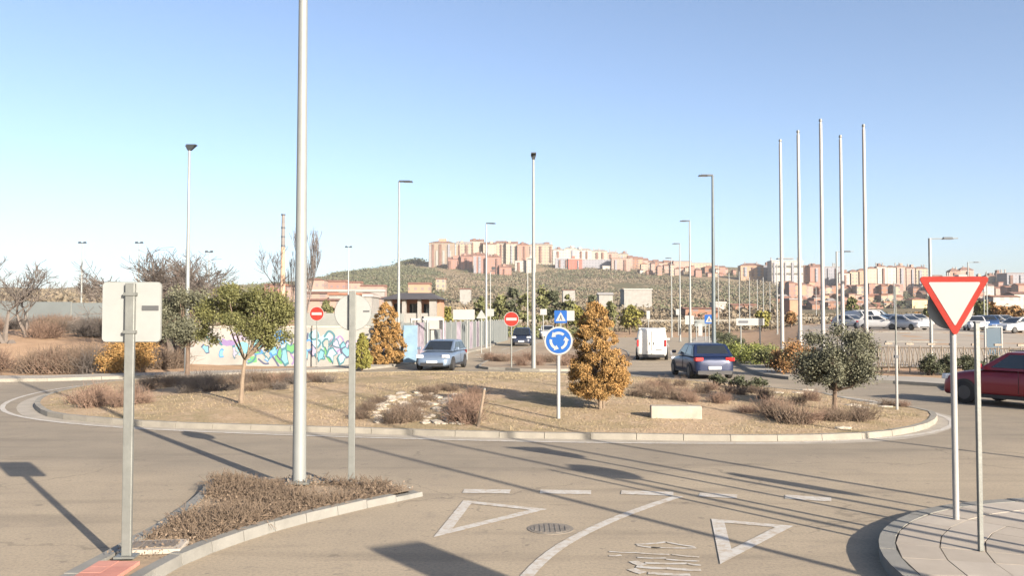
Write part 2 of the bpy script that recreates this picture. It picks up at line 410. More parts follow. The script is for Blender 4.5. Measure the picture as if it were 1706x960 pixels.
# splitter islands on the far road
spl=[g2(800,609),g2(840,617),g2(920,619.5),g2(1010,615),g2(1046,600),g2(1040,585),g2(985,573),g2(905,571),g2(880,580)]
spl=resample(spl,1.0,True)
si=empty('splitter_island',(0,0,0),kind='structure')
area=sum(a.x*b.y-b.x*a.y for a,b in zip(spl,spl[1:]+spl[:1]))
if area<0: spl=spl[::-1]
kerb(si,spl,.15,-.02,.12,'kerb_pale',True)
sheet('soil',offs(spl,.14,True),.10,'dirt',None,si)

# ---------------------------------------------------------------- central island
isl_px=[(56,672),(75,686),(120,693),(230,702),(360,707),(500,711),(640,715),(760,719),(900,722),(1060,724),(1200,726),(1320,726),(1430,723),(1500,716),(1545,706),(1562,695),(1556,685),(1520,678),(1451,670),(1400,661),(1356,652),(1200,638),(1062,627),(900,621),(750,619),(610,620),(450,622),(330,626),(206,633),(150,640),(101,650),(68,660)]
isl=[g2(u,v,.12) for u,v in isl_px]
cen=Vector((-1.6,28.3))
ik=resample(isl,.95,True)
if sum(a.x*b.y-b.x*a.y for a,b in zip(ik,ik[1:]+ik[:1]))<0: ik=ik[::-1]
ang=np.array([math.atan2((p-cen).y,(p-cen).x) for p in ik]); rad=np.array([(p-cen).length for p in ik]); o_=np.argsort(ang); ang=ang[o_]; rad=rad[o_]
def it(x,y):
    d=Vector((x,y))-cen; return d.length/np.interp(math.atan2(d.y,d.x),ang,rad,period=2*PI)
def iz(x,y):
    t=min(1,it(x,y)); return .11+.42*(1-t**2)**1.3+.03*math.sin(x*1.3)*math.sin(y*1.1)*(1-t)
def I(u,v):
    z=.3
    for _ in range(12):
        p=G(u,v,z); z=iz(p.x,p.y)
    return Vector((p.x,p.y,z))
ci=empty('central_island',(0,0,0),kind='structure')
kerb(ci,ik,.16,-.02,.125,'kerb_pale',True)
V=[];Fc=[];NA=160;NR=40
for r in range(NR+1):
    for a in range(NA):
        th=-PI+2*PI*a/NA; rr=(r/NR)*(np.interp(th,ang,rad,period=2*PI)-.13)
        x=cen.x+rr*math.cos(th); y=cen.y+rr*math.sin(th)
        V.append((x,y,iz(x,y)+ .02*math.sin(x*5.1+y*2)*math.sin(y*4.3)*(1-r/NR)))
for r in range(NR):
    for a in range(NA): Fc.append((r*NA+a,r*NA+(a+1)%NA,(r+1)*NA+(a+1)%NA,(r+1)*NA+a))
def isl_mat():
    m=bpy.data.materials.new('island_soil'); m.use_nodes=True; n=m.node_tree; p=n.nodes['Principled BSDF']; L=n.links; N=lambda t:n.nodes.new(t)
    g=N('ShaderNodeNewGeometry')
    def noise(s,d=6):
        q=N('ShaderNodeTexNoise'); q.inputs['Scale'].default_value=s; q.inputs['Detail'].default_value=d; q.inputs['Roughness'].default_value=.65; L.new(g.outputs['Position'],q.inputs['Vector']); return q.outputs[0]
    def mix(fa,lo,hi,a,b):
        r=N('ShaderNodeMapRange'); L.new(fa,r.inputs[0]); r.inputs[1].default_value=lo; r.inputs[2].default_value=hi
        q=N('ShaderNodeMix'); q.data_type='RGBA'; L.new(r.outputs[0],q.inputs[0])
        for i,x in ((6,a),(7,b)):
            if isinstance(x,tuple): q.inputs[i].default_value=(*[c*K for c in x],1)
            else: L.new(x,q.inputs[i])
        return q.outputs[2]
    c=mix(noise(.35),.42,.58,(.52,.39,.262),(.37,.30,.18))
    c=mix(noise(2.5),.48,.68,c,(.56,.43,.31))
    c=mix(noise(14),.5,.7,c,(.29,.20,.12))
    L.new(c,p.inputs['Base Color']); p.inputs['Roughness'].default_value=.95; p.inputs['Specular IOR Level'].default_value=.1
    b=N('ShaderNodeBump'); b.inputs['Strength'].default_value=.8; b.inputs['Distance'].default_value=.06; L.new(noise(16),b.inputs['Height']); L.new(b.outputs[0],p.inputs['Normal'])
    MATS['island_soil']=m
isl_mat()
so_=bpy.data.objects.new('soil',npmesh('soil',V,Fc,'island_soil',True)); link(so_,ci)
# painted edge line and gutter round the island
g_out=offs(ik,-.42,True); L_in=offs(ik,-.5,True)
mb=MB()
for i in range(len(ik)):
    j=(i+1)%len(ik); k0=1.0; 
    mb.add([(*(ik[i]+(g_out[i]-ik[i])*.0),.004),(*ik[j],.004),(*g_out[j],.004),(*g_out[i],.004)],[(0,1,2,3)])
go=mb.obj('gutter','gutter'); go['kind']='structure'
mb=MB()
outl=[p+(p-cen).normalized()*(.52+ (0.45 if p.x<-11.5 else 0)+ (.25 if p.x>9 else 0)) for p in ik]
for _ in range(3): outl=[outl[i-2]*.2+outl[i-1]*.2+outl[i]*.2+outl[(i+1)%len(ik)]*.2+outl[(i+2)%len(ik)]*.2 for i in range(len(ik))]
o2=offs(outl,-.13,True)
for i in range(len(ik)):
    j=(i+1)%len(ik); mb.add([(*outl[i],.008),(*outl[j],.008),(*o2[j],.008),(*o2[i],.008)],[(0,1,2,3)])
def worn_paint():
    m=mat('paint_worn',(.58,.56,.52),.75,var=.05,vs=5); n=m.node_tree; p=n.nodes['Principled BSDF']; L=n.links; N=lambda t:n.nodes.new(t)
    src=p.inputs['Base Color'].links[0].from_socket; g=N('ShaderNodeNewGeometry'); q=N('ShaderNodeTexNoise'); q.inputs['Scale'].default_value=9; q.inputs['Detail'].default_value=6; q.inputs['Roughness'].default_value=.8
    L.new(g.outputs['Position'],q.inputs['Vector']); r=N('ShaderNodeMapRange'); r.inputs[1].default_value=.45; r.inputs[2].default_value=.60; r.inputs[4].default_value=.9; L.new(q.outputs[0],r.inputs[0])
    x=N('ShaderNodeMix'); x.data_type='RGBA'; L.new(r.outputs[0],x.inputs[0]); L.new(src,x.inputs[6]); x.inputs[7].default_value=(.30,.25,.19,1); L.new(x.outputs[2],p.inputs['Base Color'])
worn_paint()
o=mb.obj('road_line','paint_worn'); tag(o,kind='structure')

# ---------------------------------------------------------------- near median with dry planting
med_px=[(-40,1050),(30,996),(118,945),(172,918),(215,893),(262,868),(300,842),(328,820),(340,806),(344,795),(372,793),(470,795),(560,798),(650,801),(705,806),(700,814),(640,825),(560,843),(480,862),(400,886),(330,911),(285,932),(235,962),(150,1020),(90,1080)]
med=[g2(u,v,.13) for u,v in med_px]
mk=resample(med,.5)
if sum(a.x*b.y-b.x*a.y for a,b in zip(mk,mk[1:]+mk[:1]))<0: mk=mk[::-1]
mi=empty('near_median',(0,0,0),kind='structure')
tip=g2(705,808,.1)
kerb(mi,mk,.15,-.02,lambda p:.115-.085*max(0,1-(p-tip).length/1.4),'kerb',False,gap=.004)
inn=offs(mk,.135)
med_in=inn
b0=sheet('soil',[p for p in inn if (p-tip).length>.25],.085,'dirt',None,mi)
# pale sloping gutter strip along the near side of the median
# pink paving at the median's near end: tiles clipped to the median's inside, in front of the sign post
def inside(p,poly):
    c=False; n=len(poly); x,y=p[0],p[1]
    for i in range(n):
        a=poly[i]; b=poly[(i+1)%n]
        if (a[1]>y)!=(b[1]>y) and x<(b[0]-a[0])*(y-a[1])/(b[1]-a[1])+a[0]: c=not c
    return c
pk=g2(208,932,.12)
d_in=(g2(100,962,.12)-g2(235,935,.12))
# direction the median runs
ax=(g2(60,1000,.12)+g2(160,1010,.12))/2-(g2(190,933,.12)+g2(245,936,.12))/2; ax.normalize(); pxv=Vector((-ax.y,ax.x))
org=(g2(190,934,.12)+g2(246,937,.12))/2
for i in range(0,22):
    for j in range(-7,8):
        c=org+ax*(.12+.2*i)+pxv*(.2*j)
        q=[c+ax*sx*.097+pxv*sy*.097 for sx,sy in((-1,-1),(1,-1),(1,1),(-1,1))]
        if all(inside(p,med_in) for p in q):
            mbx=MB(); dz=random.uniform(-.002,.002)
            mbx.add([(*p,.09) for p in q]+[(*p,.128+dz) for p in q],[(4,5,6,7),(0,1,5,4),(1,2,6,5),(2,3,7,6),(3,0,4,7)])
            mbx.obj('paving_tile',random.choice(['pink_tile','pink_tile_b']),mi)
# inspection cover beside the post
pc=g2(256,910,.13); th=math.atan2(.0,1)
t=empty('inspection_cover',(pc.x,pc.y,.10),R(8),'small rusty rectangular inspection cover in a pale concrete frame beside the square sign post','inspection cover')
MB().box((0,0,.015),(.62,.42,.05)).obj('frame','slab_b',t,bevel=.01)
mb=MB().box((0,0,.043),(.46,.28,.012)); 
for k in range(6): mb.box((-.19+.076*k,0,.051),(.02,.25,.006))
mb.obj('lid','iron',t)

# ---------------------------------------------------------------- right corner sidewalk (kerb stones and slabs)
rs=empty('corner_sidewalk',(0,0,0),kind='structure')
cc=Vector((7.3,7.85)); RR=3.72
def ring_tiles(r1,r0,ln,z1,m,nm,gap=.006,pale=None):
    # along: straight up the left side (x=cc.x-r), the arc, then straight to the right
    def P(s,r):
        L1=14.0
        if s<L1: return Vector((cc.x-r,cc.y-L1+s))
        s2=(s-L1); A=PI/2; al=s2/RR
        if al<A: return Vector((cc.x-r*math.cos(al),cc.y+r*math.sin(al)))
        return Vector((cc.x+(s2-A*RR),cc.y+r))
    tot=14+PI/2*RR+7; n=int(tot/ln)
    for i in range(n):
        s0=i*ln+gap; s1=(i+1)*ln-gap; k=1 if ln<.8 else 3
        ss=[s0+(s1-s0)*q/k for q in range(k+1)]
        out=[P(s,r1-gap) for s in ss]; inn_=[P(s,r0+gap) for s in ss]
        if (out[0].y<4.5): continue
        poly=out+inn_[::-1]; 
        if sum(a.x*b.y-b.x*a.y for a,b in zip(poly,poly[1:]+poly[:1]))<0: poly=poly[::-1]
        MB().prism([tuple(p) for p in poly],-.02,z1+random.uniform(-.0025,.0025)).obj(nm,m if random.random()<.7 or not pale else pale,rs)
ring_tiles(RR,RR-.17,.95,.135,'kerb','kerb_stone')
r=RR-.17
for wdt,ln in ((.42,.62),(.42,.62),(.42,.62),(.42,.62)):
    ring_tiles(r,r-wdt,ln,.13,'slab','paving_slab',pale='slab_b'); r-=wdt
# remaining interior: slabs on a square grid
bed=[Vector((cc.x-r-.0,-6)),Vector((16,-6)),Vector((16,cc.y+r)),Vector((cc.x,cc.y+r))]+[Vector((cc.x-r*math.sin(a),cc.y+r*math.cos(a))) for a in np.linspace(0,PI/2,12)][1:]
outer=[Vector((cc.x-RR+.1,-6)),Vector((16,-6)),Vector((16,cc.y+RR-.1))]+[Vector((cc.x-(RR-.1)*math.sin(a),cc.y+(RR-.1)*math.cos(a))) for a in np.linspace(0,PI/2,24)]
sheet('slab_bed',outer,.105,'joint',None,rs)
for i in range(40):
    for j in range(30):
        x=cc.x-r+.0+.42*i; y=4.4+.42*j
        if i>14: continue
        q=[Vector((x+a,y+b)) for a,b in((.005,.005),(.415,.005),(.415,.415),(.005,.415))]
        if all(inside(p,bed) for p in q):
            MB().prism([tuple(p) for p in q],.08,.13+random.uniform(-.0025,.0025)).obj('paving_slab',random.choice(['slab','slab','slab_b']),rs)
sheet('outer_paving',[Vector((3.62,-14)),Vector((16,-14)),Vector((16,4.35)),Vector((3.62,4.35))],.126,'slab')

# ---------------------------------------------------------------- road markings
def lane(name,pxs,wd,lab=None,m='paint_worn',z=.008):
    pts=resample([g2(u,v) for u,v in pxs],.3)
    o=strip(MB(),pts,wd,z).obj(name,m); return tag(o,kind='structure')
lane('road_line',[(1132,828),(1080,845),(1020,868),(965,894),(925,918),(893,945),(868,975),(850,1010)],.13)
for a,b in (((772,819.5),(850,820.5)),((900,820.5),(985,822)),((1035,821.5),(1122,824.5)),((1165,825.5),(1228,829)),((1308,829),(1385,834))):
    lane('road_line',[a,((a[0]+b[0])/2,(a[1]+b[1])/2),b],.28)
def tri(pa,pb,pc,w_):
    P=[g2(*pa),g2(*pb),g2(*pc)]; c=(P[0]+P[1]+P[2])/3
    mb=MB()
    # inner triangle by offsetting edges
    def inset(P,d):
        out=[]
        for i in range(3):
            a,b,c_=P[i-1],P[i],P[(i+1)%3]; e1=(a-b).normalized(); e2=(c_-b).normalized(); bis=(e1+e2).normalized(); s=math.sqrt((1-e1.dot(e2))/2); out.append(b+bis*d/s)
        return out
    Q=inset(P,w_)
    for i in range(3):
        j=(i+1)%3; mb.add([(*P[i],.008),(*P[j],.008),(*Q[j],.008),(*Q[i],.008)],[(0,1,2,3)])
    o=mb.obj('yield_triangle_marking','paint_worn'); tag(o,kind='structure')
tri((722,897),(772,835),(912,850),.14)
tri((1200,942),(1185,866),(1322,878),.15)
# worn stripy lettering on the asphalt, only its streaks can be read
mb=MB()
for (u0,v0,u1,v1,wd) in ((1060,909,1110,905,.035),(1110,905,1158,913,.03),(1062,911,1100,915,.03),(1085,914,1160,915,.03),(1015,921,1060,923,.025),(1060,923,1115,926,.03),(1120,926,1165,930,.03),(1015,928,1035,927,.03),(1062,931,1110,932,.025),(1110,934,1165,937,.03),(1055,937,1072,944,.07),(1075,940,1145,941,.04),(1145,941,1168,944,.03),(1060,946,1110,949,.05),(1110,949,1168,952,.05),(1052,950,1072,957,.07),(1080,957,1150,960,.05),(1058,966,1150,970,.05),(1054,974,1074,985,.07)):
    strip(mb,resample([g2(u0,v0),g2((u0+u1)/2,(v0+v1)/2+.8),g2(u1,v1)],.12),wd*1.5,.0085)
tag(mb.obj('road_lettering','paint_worn'),kind='structure')
# manhole
pm=g2(917,882)
t=empty('manhole_cover',(pm.x,pm.y,0),0,'round dark iron manhole cover sunk in the road between the two painted triangles','manhole cover')
cir=lambda r,n=32:[(r*math.cos(2*PI*i/n),r*math.sin(2*PI*i/n)) for i in range(n)]
MB().prism(cir(.275),.0,.006).obj('rim','manhole',t)
mb=MB().prism(cir(.235),.006,.010)
for i in range(-3,4): mb.box((i*.06,0,.0125),(.016,2*math.sqrt(.21**2-(i*.06)**2),.005))
mb.obj('lid','manhole',t)

# lane lines on the far road
for p in (((820,610),(790,618)),((735,598),(705,606))): pass
for a,b in (((975,571),(962,574)),((810,589),(792,592)),((848,580),(836,583)),((775,600),(745,606)),((1120,605),(1122,618)),((1118,585),(1119,592)),((1112,573),(1114,578))):
    lane('road_line',[a,((a[0]+b[0])/2,(a[1]+b[1])/2),b],.14)

# ---------------------------------------------------------------- signs
def Mface(z,rz=0):       # xy-plane prism -> upright, facing -y, centre at height z
    return Matrix.Translation((0,0,z))@Matrix.Rotation(rz,4,'Z')@Matrix.Rotation(PI/2,4,'X')
def rr(w_,h,r,n=4):
    out=[]
    for cx,cy,a0 in((w_/2-r,h/2-r,0),(-w_/2+r,h/2-r,PI/2),(-w_/2+r,-h/2+r,PI),(w_/2-r,-h/2+r,1.5*PI)):
        for i in range(n+1): a=a0+PI/2*i/n; out.append((cx+r*math.cos(a),cy+r*math.sin(a)))
    return out
def rtri(s,r=.05,n=5,up=False):   # side s pointing down, rounded
    h=s*math.sqrt(3)/2; P=[Vector((-s/2,h/3)),Vector((0,-2*h/3)),Vector((s/2,h/3))]
    out=[]
    for i in range(3):
        c=P[i]*(1-2*r/ (s/math.sqrt(3))); a0=math.atan2(P[i].y,P[i].x)
        for k in range(n+1): a=a0-PI/3+2*PI/3*k/n; out.append((c.x+r*math.cos(a),c.y+r*math.sin(a)))
    if up: out=[(x,-y) for x,y in out][::-1]
    return out
def round_post(t,r,h,m,n=14,z0=0,cap=True):
    mb=MB().tube([(0,0,z0),(0,0,h)],r,n); 
    return mb.obj('post',m,t,smooth=True)
def layer(t,name,m,poly,z,y0,y1,rz=0,x=0):   # extruded outline, y from y0 (back) to y1 (front, -y side is front)
    mb=MB(); M=Matrix.Rotation(rz,4,'Z')@Matrix.Translation((x,0,z))@Matrix.Rotation(PI/2,4,'X')
    mb.prism(poly,-y0,-y1,M)   # local z -> -y
    return mb.obj(name,m,t)
# rectangular sign seen from behind
p=G(211,929,.12)
t=empty('traffic_sign',tuple(p),R(3),'back of a square white-grey traffic sign on a square galvanised post beside the inspection cover','traffic sign')
MB().box((0,0,1.36),(.095,.05,2.74)).obj('post','galv',t,bevel=.008)
layer(t,'plate','galv_back',rr(.575,.60,.04),2.44,.03,.05)
for z in (2.24,2.62): MB().box((0,.0,z),(.12,.075,.03)).obj('clamp','galv',t)
layer(t,'rim','galv',rr(.585,.61,.045),2.44,.05,.058)
layer(t,'maker_sticker','sticker',rr(.165,.05,.004),2.48,.024,.0302,x=.185)
mbp=MB().box((0,0,.01),(.2,.16,.02)); mbp.obj('base_plate','galv',t)
# round sign seen from behind
p=G(585.5,800,.13)
t=empty('traffic_sign',tuple(p),R(2),'back of a round grey traffic disc on a slim post in the dry median','traffic sign')
MB().box((0,0,1.38),(.095,.05,2.78)).obj('post','galv',t,bevel=.006)
layer(t,'plate','galv_back',cir(.265,40),2.45,.03,.045)
layer(t,'rim','galv',cir(.272,40),2.45,.045,.055)
layer(t,'maker_sticker','sticker',rr(.09,.022,.003),2.47,.024,.0302,x=.20)
# yield sign
p=G(1593,866,.13)
t=empty('yield_sign',tuple(p),R(-4),'red bordered white triangular yield sign on a white post at the corner sidewalk','yield sign')
round_post(t,.035,2.86,'white_pole')
layer(t,'plate','sign_red',rtri(.83,.035),2.62,-.045,-.062)
layer(t,'face','sign_white',rtri(.60,.012),2.62,-.062,-.0655)
layer(t,'back_disc','galv_back',cir(.265,36),2.50,.05,.065)
layer(t,'back_disc_face','sign_red',cir(.265,36),2.50,.065,.068)
MB().box((0,-.0,2.5),(.12,.10,.03)).obj('clamp','galv',t)
# thin post beside it
p=G(1634,919,.13)
t=empty('slim_post',tuple(p),0,'bare slim grey post on the corner sidewalk, right of the yield sign','post')
MB().box((0,0,1.16),(.045,.045,2.32)).obj('post','galv',t,bevel=.006)
MB().box((0,0,2.325),(.052,.052,.02)).obj('post_cap','sign_dark',t)
# sign posts just out of the picture, whose shadows reach into it
def disc_sign(loc,rz,r,h,label,face='sign_blue'):
    t=empty('traffic_sign',loc,rz,label,'traffic sign')
    round_post(t,.035,h+r,'white_pole'); layer(t,'plate','sign_white',cir(r,32),h,-.04,-.055); layer(t,'face',face,cir(r*.88,32),h,-.055,-.058)
disc_sign((5.62,8.75,.13),R(40),.30,2.35,'round blue disc on a white post just beyond the right edge of the picture')
disc_sign((8.4,7.7,.13),R(-32),.42,2.35,'larger round disc on a white post far right on the corner sidewalk')
t=empty('shadow_slab',(4.15,2.45,.13),R(28),'unseen tall grey slab added to cast a rectangular shadow on the near road','shadow slab')  # out of view, added to cast the camera car's block-shaped shadow
MB().box((0,0,1.55),(.62,.16,3.1)).obj('body','panel_grey',t,bevel=.02)
MB().box((0,-.095,1.7),(.52,.01,2.4)).obj('face','sign_white',t)
# blue roundabout sign
p=I(930.5,698)
t=empty('roundabout_sign',tuple(p),R(0),'blue round sign with three white curved arrows on a white post on the island','roundabout sign')
zc=W(932,568,p.y).z-p.z
round_post(t,.042,zc+.2,'white_pole')
rB=23.5/F*p.y
layer(t,'plate','sign_white',cir(rB,44),zc,-.055,-.072); layer(t,'face','sign_blue',cir(rB*.885,44),zc,-.072,-.076)
for k in range(3):
    a0=R(50+120*k); a1=a0+R(72); ri,ro=rB*.46,rB*.64; n=10
    ou=[(ro*math.cos(a0+(a1-a0)*i/n),ro*math.sin(a0+(a1-a0)*i/n)) for i in range(n+1)]
    inn_=[(ri*math.cos(a0+(a1-a0)*i/n),ri*math.sin(a0+(a1-a0)*i/n)) for i in range(n+1)]
    layer(t,'arrow_shaft','sign_white',ou+inn_[::-1],zc,-.076,-.079)
    aa=a1; hd=[(rB*.76*math.cos(aa),rB*.76*math.sin(aa)),(rB*.56*math.cos(aa+R(30)),rB*.56*math.sin(aa+R(30))),(rB*.34*math.cos(aa),rB*.34*math.sin(aa))]
    layer(t,'arrow_head','sign_white',hd,zc,-.0765,-.080)
# no-entry signs
def no_entry(p,zc,r,label,post='galv',rz=0):
    t=empty('no_entry_sign',tuple(p),rz,label,'no-entry sign','no-entry signs facing the roundabout')
    round_post(t,.035,zc+r*.7,post); layer(t,'plate','sign_white',cir(r,36),zc,-.04,-.052); layer(t,'face','sign_red',cir(r*.94,36),zc,-.052,-.055); layer(t,'bar','sign_white',rr(r*1.4,r*.36,.01),zc,-.055,-.058)
    return t
p=g2(852,617); p=Vector((p.x,p.y,.1)); no_entry(p,W(852,532,p.y).z-.1,12.5/F*p.y,'red no-entry disc on a slim post among the dry shrubs of the far splitter island')
p=Vector((px(528,44.5),44.5,.1)); no_entry(p,W(528,523,44.5).z-.1,12.0/F*44.5,'red no-entry disc in front of the graffiti wall beside the tall near lamp post')
# white direction board at left, seen from behind
def board(u0,u1,v0,v1,y,posts,label,m='sign_white',zb=None,name='direction_sign',cat='direction sign',h=None):
    a=W(u0,v0,y); b=W(u1,v1,y); cx=(a.x+b.x)/2; z0=zb if zb is not None else max(0,T(cx,y)); t=empty(name,(cx,y,z0),0,label,cat)
    layer(t,'panel',m,rr(b.x-a.x,a.z-b.z,.03),(a.z+b.z)/2-z0,-.04,-.06)
    for u in posts:
        x=px(u,y)-cx; MB().tube([(x,0,0),(x,0,a.z-z0-.05)],.04 if y<60 else .06,8).obj('post','pale_lamp_pole',t)
    return t
board(755,791,516,533,52,[778],'plain white rectangular board on one pale post on the left sidewalk beside the silver car')
b1=board(1226,1273,530.5,542.5,50,[1234,1266],'long low white direction board with a dark patch, standing over the green hedge')
layer(b1,'dark_patch','sign_dark',rr(.58,.14,.05),W(1236,536.6,50).z-b1.location.z,-.06,-.064,x=-.40)
board(900,911,515,525,100,[905],'small pale yellow square sign on a thin post in front of the distant green trees')
# pedestrian crossing signs
def ped(u,v,s,y,label,rz=0,white=0):
    c=W(u,v,y); z0=max(.0,T(c.x,y)); w_=s/F*y; t=empty('crossing_sign',(c.x,y,z0),rz,label,'crossing sign')
    zc=c.z-z0; round_post(t,.035,zc+w_*.45,'pale_lamp_pole',10)
    layer(t,'plate','sign_blue',rr(w_,w_,.05),zc,-.04,-.055); layer(t,'triangle','sign_white',[(-w_*.40,-w_*.34),(w_*.40,-w_*.34),(0,w_*.38)],zc,-.055,-.058)
    mb=MB()
    mb2=[(-w_*.05,w_*.12),(w_*.05,w_*.12),(w_*.07,-w_*.06),(w_*.15,-w_*.28),(w_*.07,-w_*.28),(0,-w_*.12),(-w_*.08,-w_*.28),(-w_*.16,-w_*.28),(-w_*.06,-w_*.06)]
    layer(t,'walking_figure','sign_dark',mb2[::-1],zc,-.058,-.061)
    if white: 
        layer(t,'side_board','sign_white',rr(w_*.7,w_*.8,.03),zc+w_*.08,-.03,-.045,x=w_*.75)
ped(934,528,21,47,'blue square crossing sign with a white side board, just above the round roundabout sign',white=1)
ped(1181,532,15,49,'blue square crossing sign on a pale post beside the tall dark lamp post')
# small white triangular sign backs behind the fence
for u,v,s,lab in((802,526,16,'pale triangular sign back in front of the panel fence, point up'),(817,521,12,'small white square sign back just right of the pale triangular one')):
    y=62; c=W(u,v,y); t=empty('traffic_sign',(c.x,y,0),0,lab,'traffic sign'); round_post(t,.04,c.z-.1,'pale_lamp_pole',8)
    layer(t,'plate','galv_back',rtri(s/F*y*1.1,.04,up=True) if s==16 else rr(s/F*y,s/F*y,.04),c.z,-.04,-.055)
# white pole at the right end of the island, short leaning post on the island
p=I(1494.5,683)
t=empty('marker_pole',tuple(p),0,'thin pole with a white lower half at the right end of the central island','pole')
h=W(1494,478,p.y).z-p.z; hm=W(1494,575,p.y).z-p.z
MB().tube([(0,0,0),(0,0,hm)],.035,8).obj('lower_tube','white_pole',t,True); MB().tube([(0,0,hm),(0,0,h)],.022,8).obj('upper_tube','galv',t,True); MB().box((0,0,hm-.3),(.09,.09,.07)).obj('clamp','sign_dark',t)
p=I(796,711)
t=empty('leaning_post',tuple(p),0,'short leaning weathered post between the dry shrubs at the near edge of the island','post')
q=W(807,650,p.y+.45)-p
MB().tube([(0,0,-.05),tuple(q)],[.035,.03],8).obj('shaft','bark_pale',t,True); MB().tube([tuple(q),tuple(q*1.03)],.032,8).obj('tip','galv',t)
# pale concrete block
p=I(1127,698)
t=empty('concrete_block',tuple(p),R(-4),'long low white concrete block lying on the central island right of the golden conifer','concrete block')
MB().box((0,.15,.13),(1.14,.32,.30)).obj('block','stone_block',t,bevel=.02)

# ---------------------------------------------------------------- lamps
def lamp(u,vt,y,style,label,group='street lamps around the roundabout and along the roads',pm='grey_lamp_pole',rb=.10,rt=.05,z0=None,arm=1,h=None,name='street_lamp',u_b=None):
    x=px(u,y) if u_b is None else px(u_b,y); z0=(iz(x,y) if it(x,y)<1 else max(0,T(x,y))) if z0 is None else z0; h=h or W(u,vt,y).z-z0
    t=empty(name,(x,y,z0),0,label,'street lamp',group)
    n=12 if y<60 else 8
    MB().tube([(0,0,0),(0,0,h*.5),(0,0,h)],[rb,(rb+rt)/2,rt],n).obj('pole',pm,t,True)
    MB().box((0,0,.02),(rb*4,rb*4,.04)).obj('base_plate','galv',t)
    if False: pass
    elif style=='wide':
        MB().add([(-.15,-.14,h),(.28,-.14,h+.02),(.28,.14,h+.02),(-.15,.14,h),(-.07,-.07,h-.2),(.08,-.07,h-.2),(.08,.07,h-.2),(-.07,.07,h-.2)],[(0,1,2,3),(7,6,5,4),(0,4,5,1),(1,5,6,2),(2,6,7,3),(3,7,4,0)]).obj('lamp_head','lamp_head_dark',t)
        MB().box((.1,0,h+.035),(.42,.26,.04)).obj('lamp_hood','lamp_head_dark',t)
    elif style=='cone':
        MB().add([(-.13,-.13,h),(.13,-.13,h),(.13,.13,h),(-.13,.13,h),(-.065,-.065,h-.22),(.065,-.065,h-.22),(.065,.065,h-.22),(-.065,.065,h-.22)],[(0,1,2,3),(7,6,5,4),(0,4,5,1),(1,5,6,2),(2,6,7,3),(3,7,4,0)]).obj('lamp_head','lamp_head_dark',t)
        MB().box((0,-.2,h+.02),(.24,.5,.05)).obj('lamp_hood','lamp_head_dark',t)
    elif style=='arm':
        MB().box((arm*.30,0,h),(.62,.14,.10),top=(1,.7)).obj('arm','lamp_head_dark',t); MB().box((arm*.52,0,h-.02),(.5,.26,.07),top=(.9,.7)).obj('lamp_head','lamp_head_dark',t); MB().box((arm*.52,0,h-.06),(.4,.2,.01)).obj('lens','lamp_glass',t)
    elif style=='long':
        MB().tube([(0,0,h-.03),(arm*1.5,0,h)],.03,6).obj('arm',pm,t); MB().box((arm*.95,0,h+.0),(.55,.24,.12),top=(.8,.6)).obj('lamp_head','lamp_head_dark',t)
    elif style=='double':
        MB().box((0,0,h),(.7,.08,.08)).obj('arm','lamp_head_dark',t)
        for s in(-1,1): MB().box((s*.25,0,h+.05),(.26,.25,.16),top=(.8,.6)).obj('lamp_head','lamp_head_dark',t)
    return t
# nearest lamp on the median (its head is above the picture)
p=G(498.5,804,.12)
t=empty('street_lamp',tuple(p),0,'tall pale galvanised lamp post rising out of the picture from the dry median','street lamp')
MB().tube([(0,0,0),(0,0,.05),(0,0,6),(0,0,12)],[.10,.098,.068,.045],24).obj('pole','pale_lamp_pole',t,True)
MB().box((0,0,.01),(.36,.36,.03)).obj('base_plate','galv',t)
layer(t,'access_door','galv',rr(.085,.42,.01),.75,.092,.104)
for sx_ in(-.13,.13):
    for sy_ in(-.13,.13): MB().tube([(sx_,sy_,.02),(sx_,sy_,.075)],.014,6).obj('bolt','manhole',t)
MB().box((.3,.1,12),(.9,.3,.12),top=(.9,.7)).obj('lamp_head','lamp_head_dark',t)
lamp(312,243,38,'wide','lamp post with a wide dark head rising behind the left island trees',rb=.11)
lamp(664,302,49,'arm','lamp post with a short arm to the right behind the far golden conifer',rb=.10)
lamp(810,372,71,'arm','lamp post with a short right arm in front of the brick-pink hill towers',rb=.12)
lamp(889,258,41.5,'cone','tall slim lamp post with a small dark conical head on the splitter island',rb=.11,pm='pale_lamp_pole')
lamp(1189,292,47,'arm','tall dark lamp post with a short left arm behind the dark blue hatchback',pm='dark_lamp_pole',arm=-1,rb=.13,rt=.06)
lamp(1150,368,69,'arm','slim lamp post with a left arm, second nearest along the far road',arm=-1)
lamp(1133,406,92,'arm','small distant lamp post with a left arm, third along the far road',arm=-1)
lamp(1119,430,112,'arm','faint distant lamp post just left of the third one on the far road',arm=-1)
lamp(879,432,112,'arm','far thin lamp post close to the left of the tall conical one')
lamp(817,452,122,'arm','far thin lamp post close to the right of the one before the pink towers')
lamp(580,412,94,'double','lamp post with two short heads behind the round sign back')
for k,(u,vt,y) in enumerate(((1197,440,150),(1215,455,120),(1232,452,150),(1249,462,140),(1262,466,160),(1272,462,150),(1283,470,170),(1295,440,100),(1360,478,170),(1490,470,120))):
    lamp(u,vt,y,'none','bare thin pale pole among the many beyond the green hedge','thin poles in the middle distance',rb=.09,rt=.06,name='thin_pole')
lamp(1551,397,46,'long','parking-lot lamp post with one long right arm behind the left corner of the yield sign',rb=.09,rt=.08)
lamp(1395,419,76,'long','parking-lot lamp post with a long right arm between the flagpoles',rb=.09,rt=.08)
lamp(1614,437,100,'long','small far parking-lot lamp post with a right arm above the yield sign',rb=.09,rt=.07)
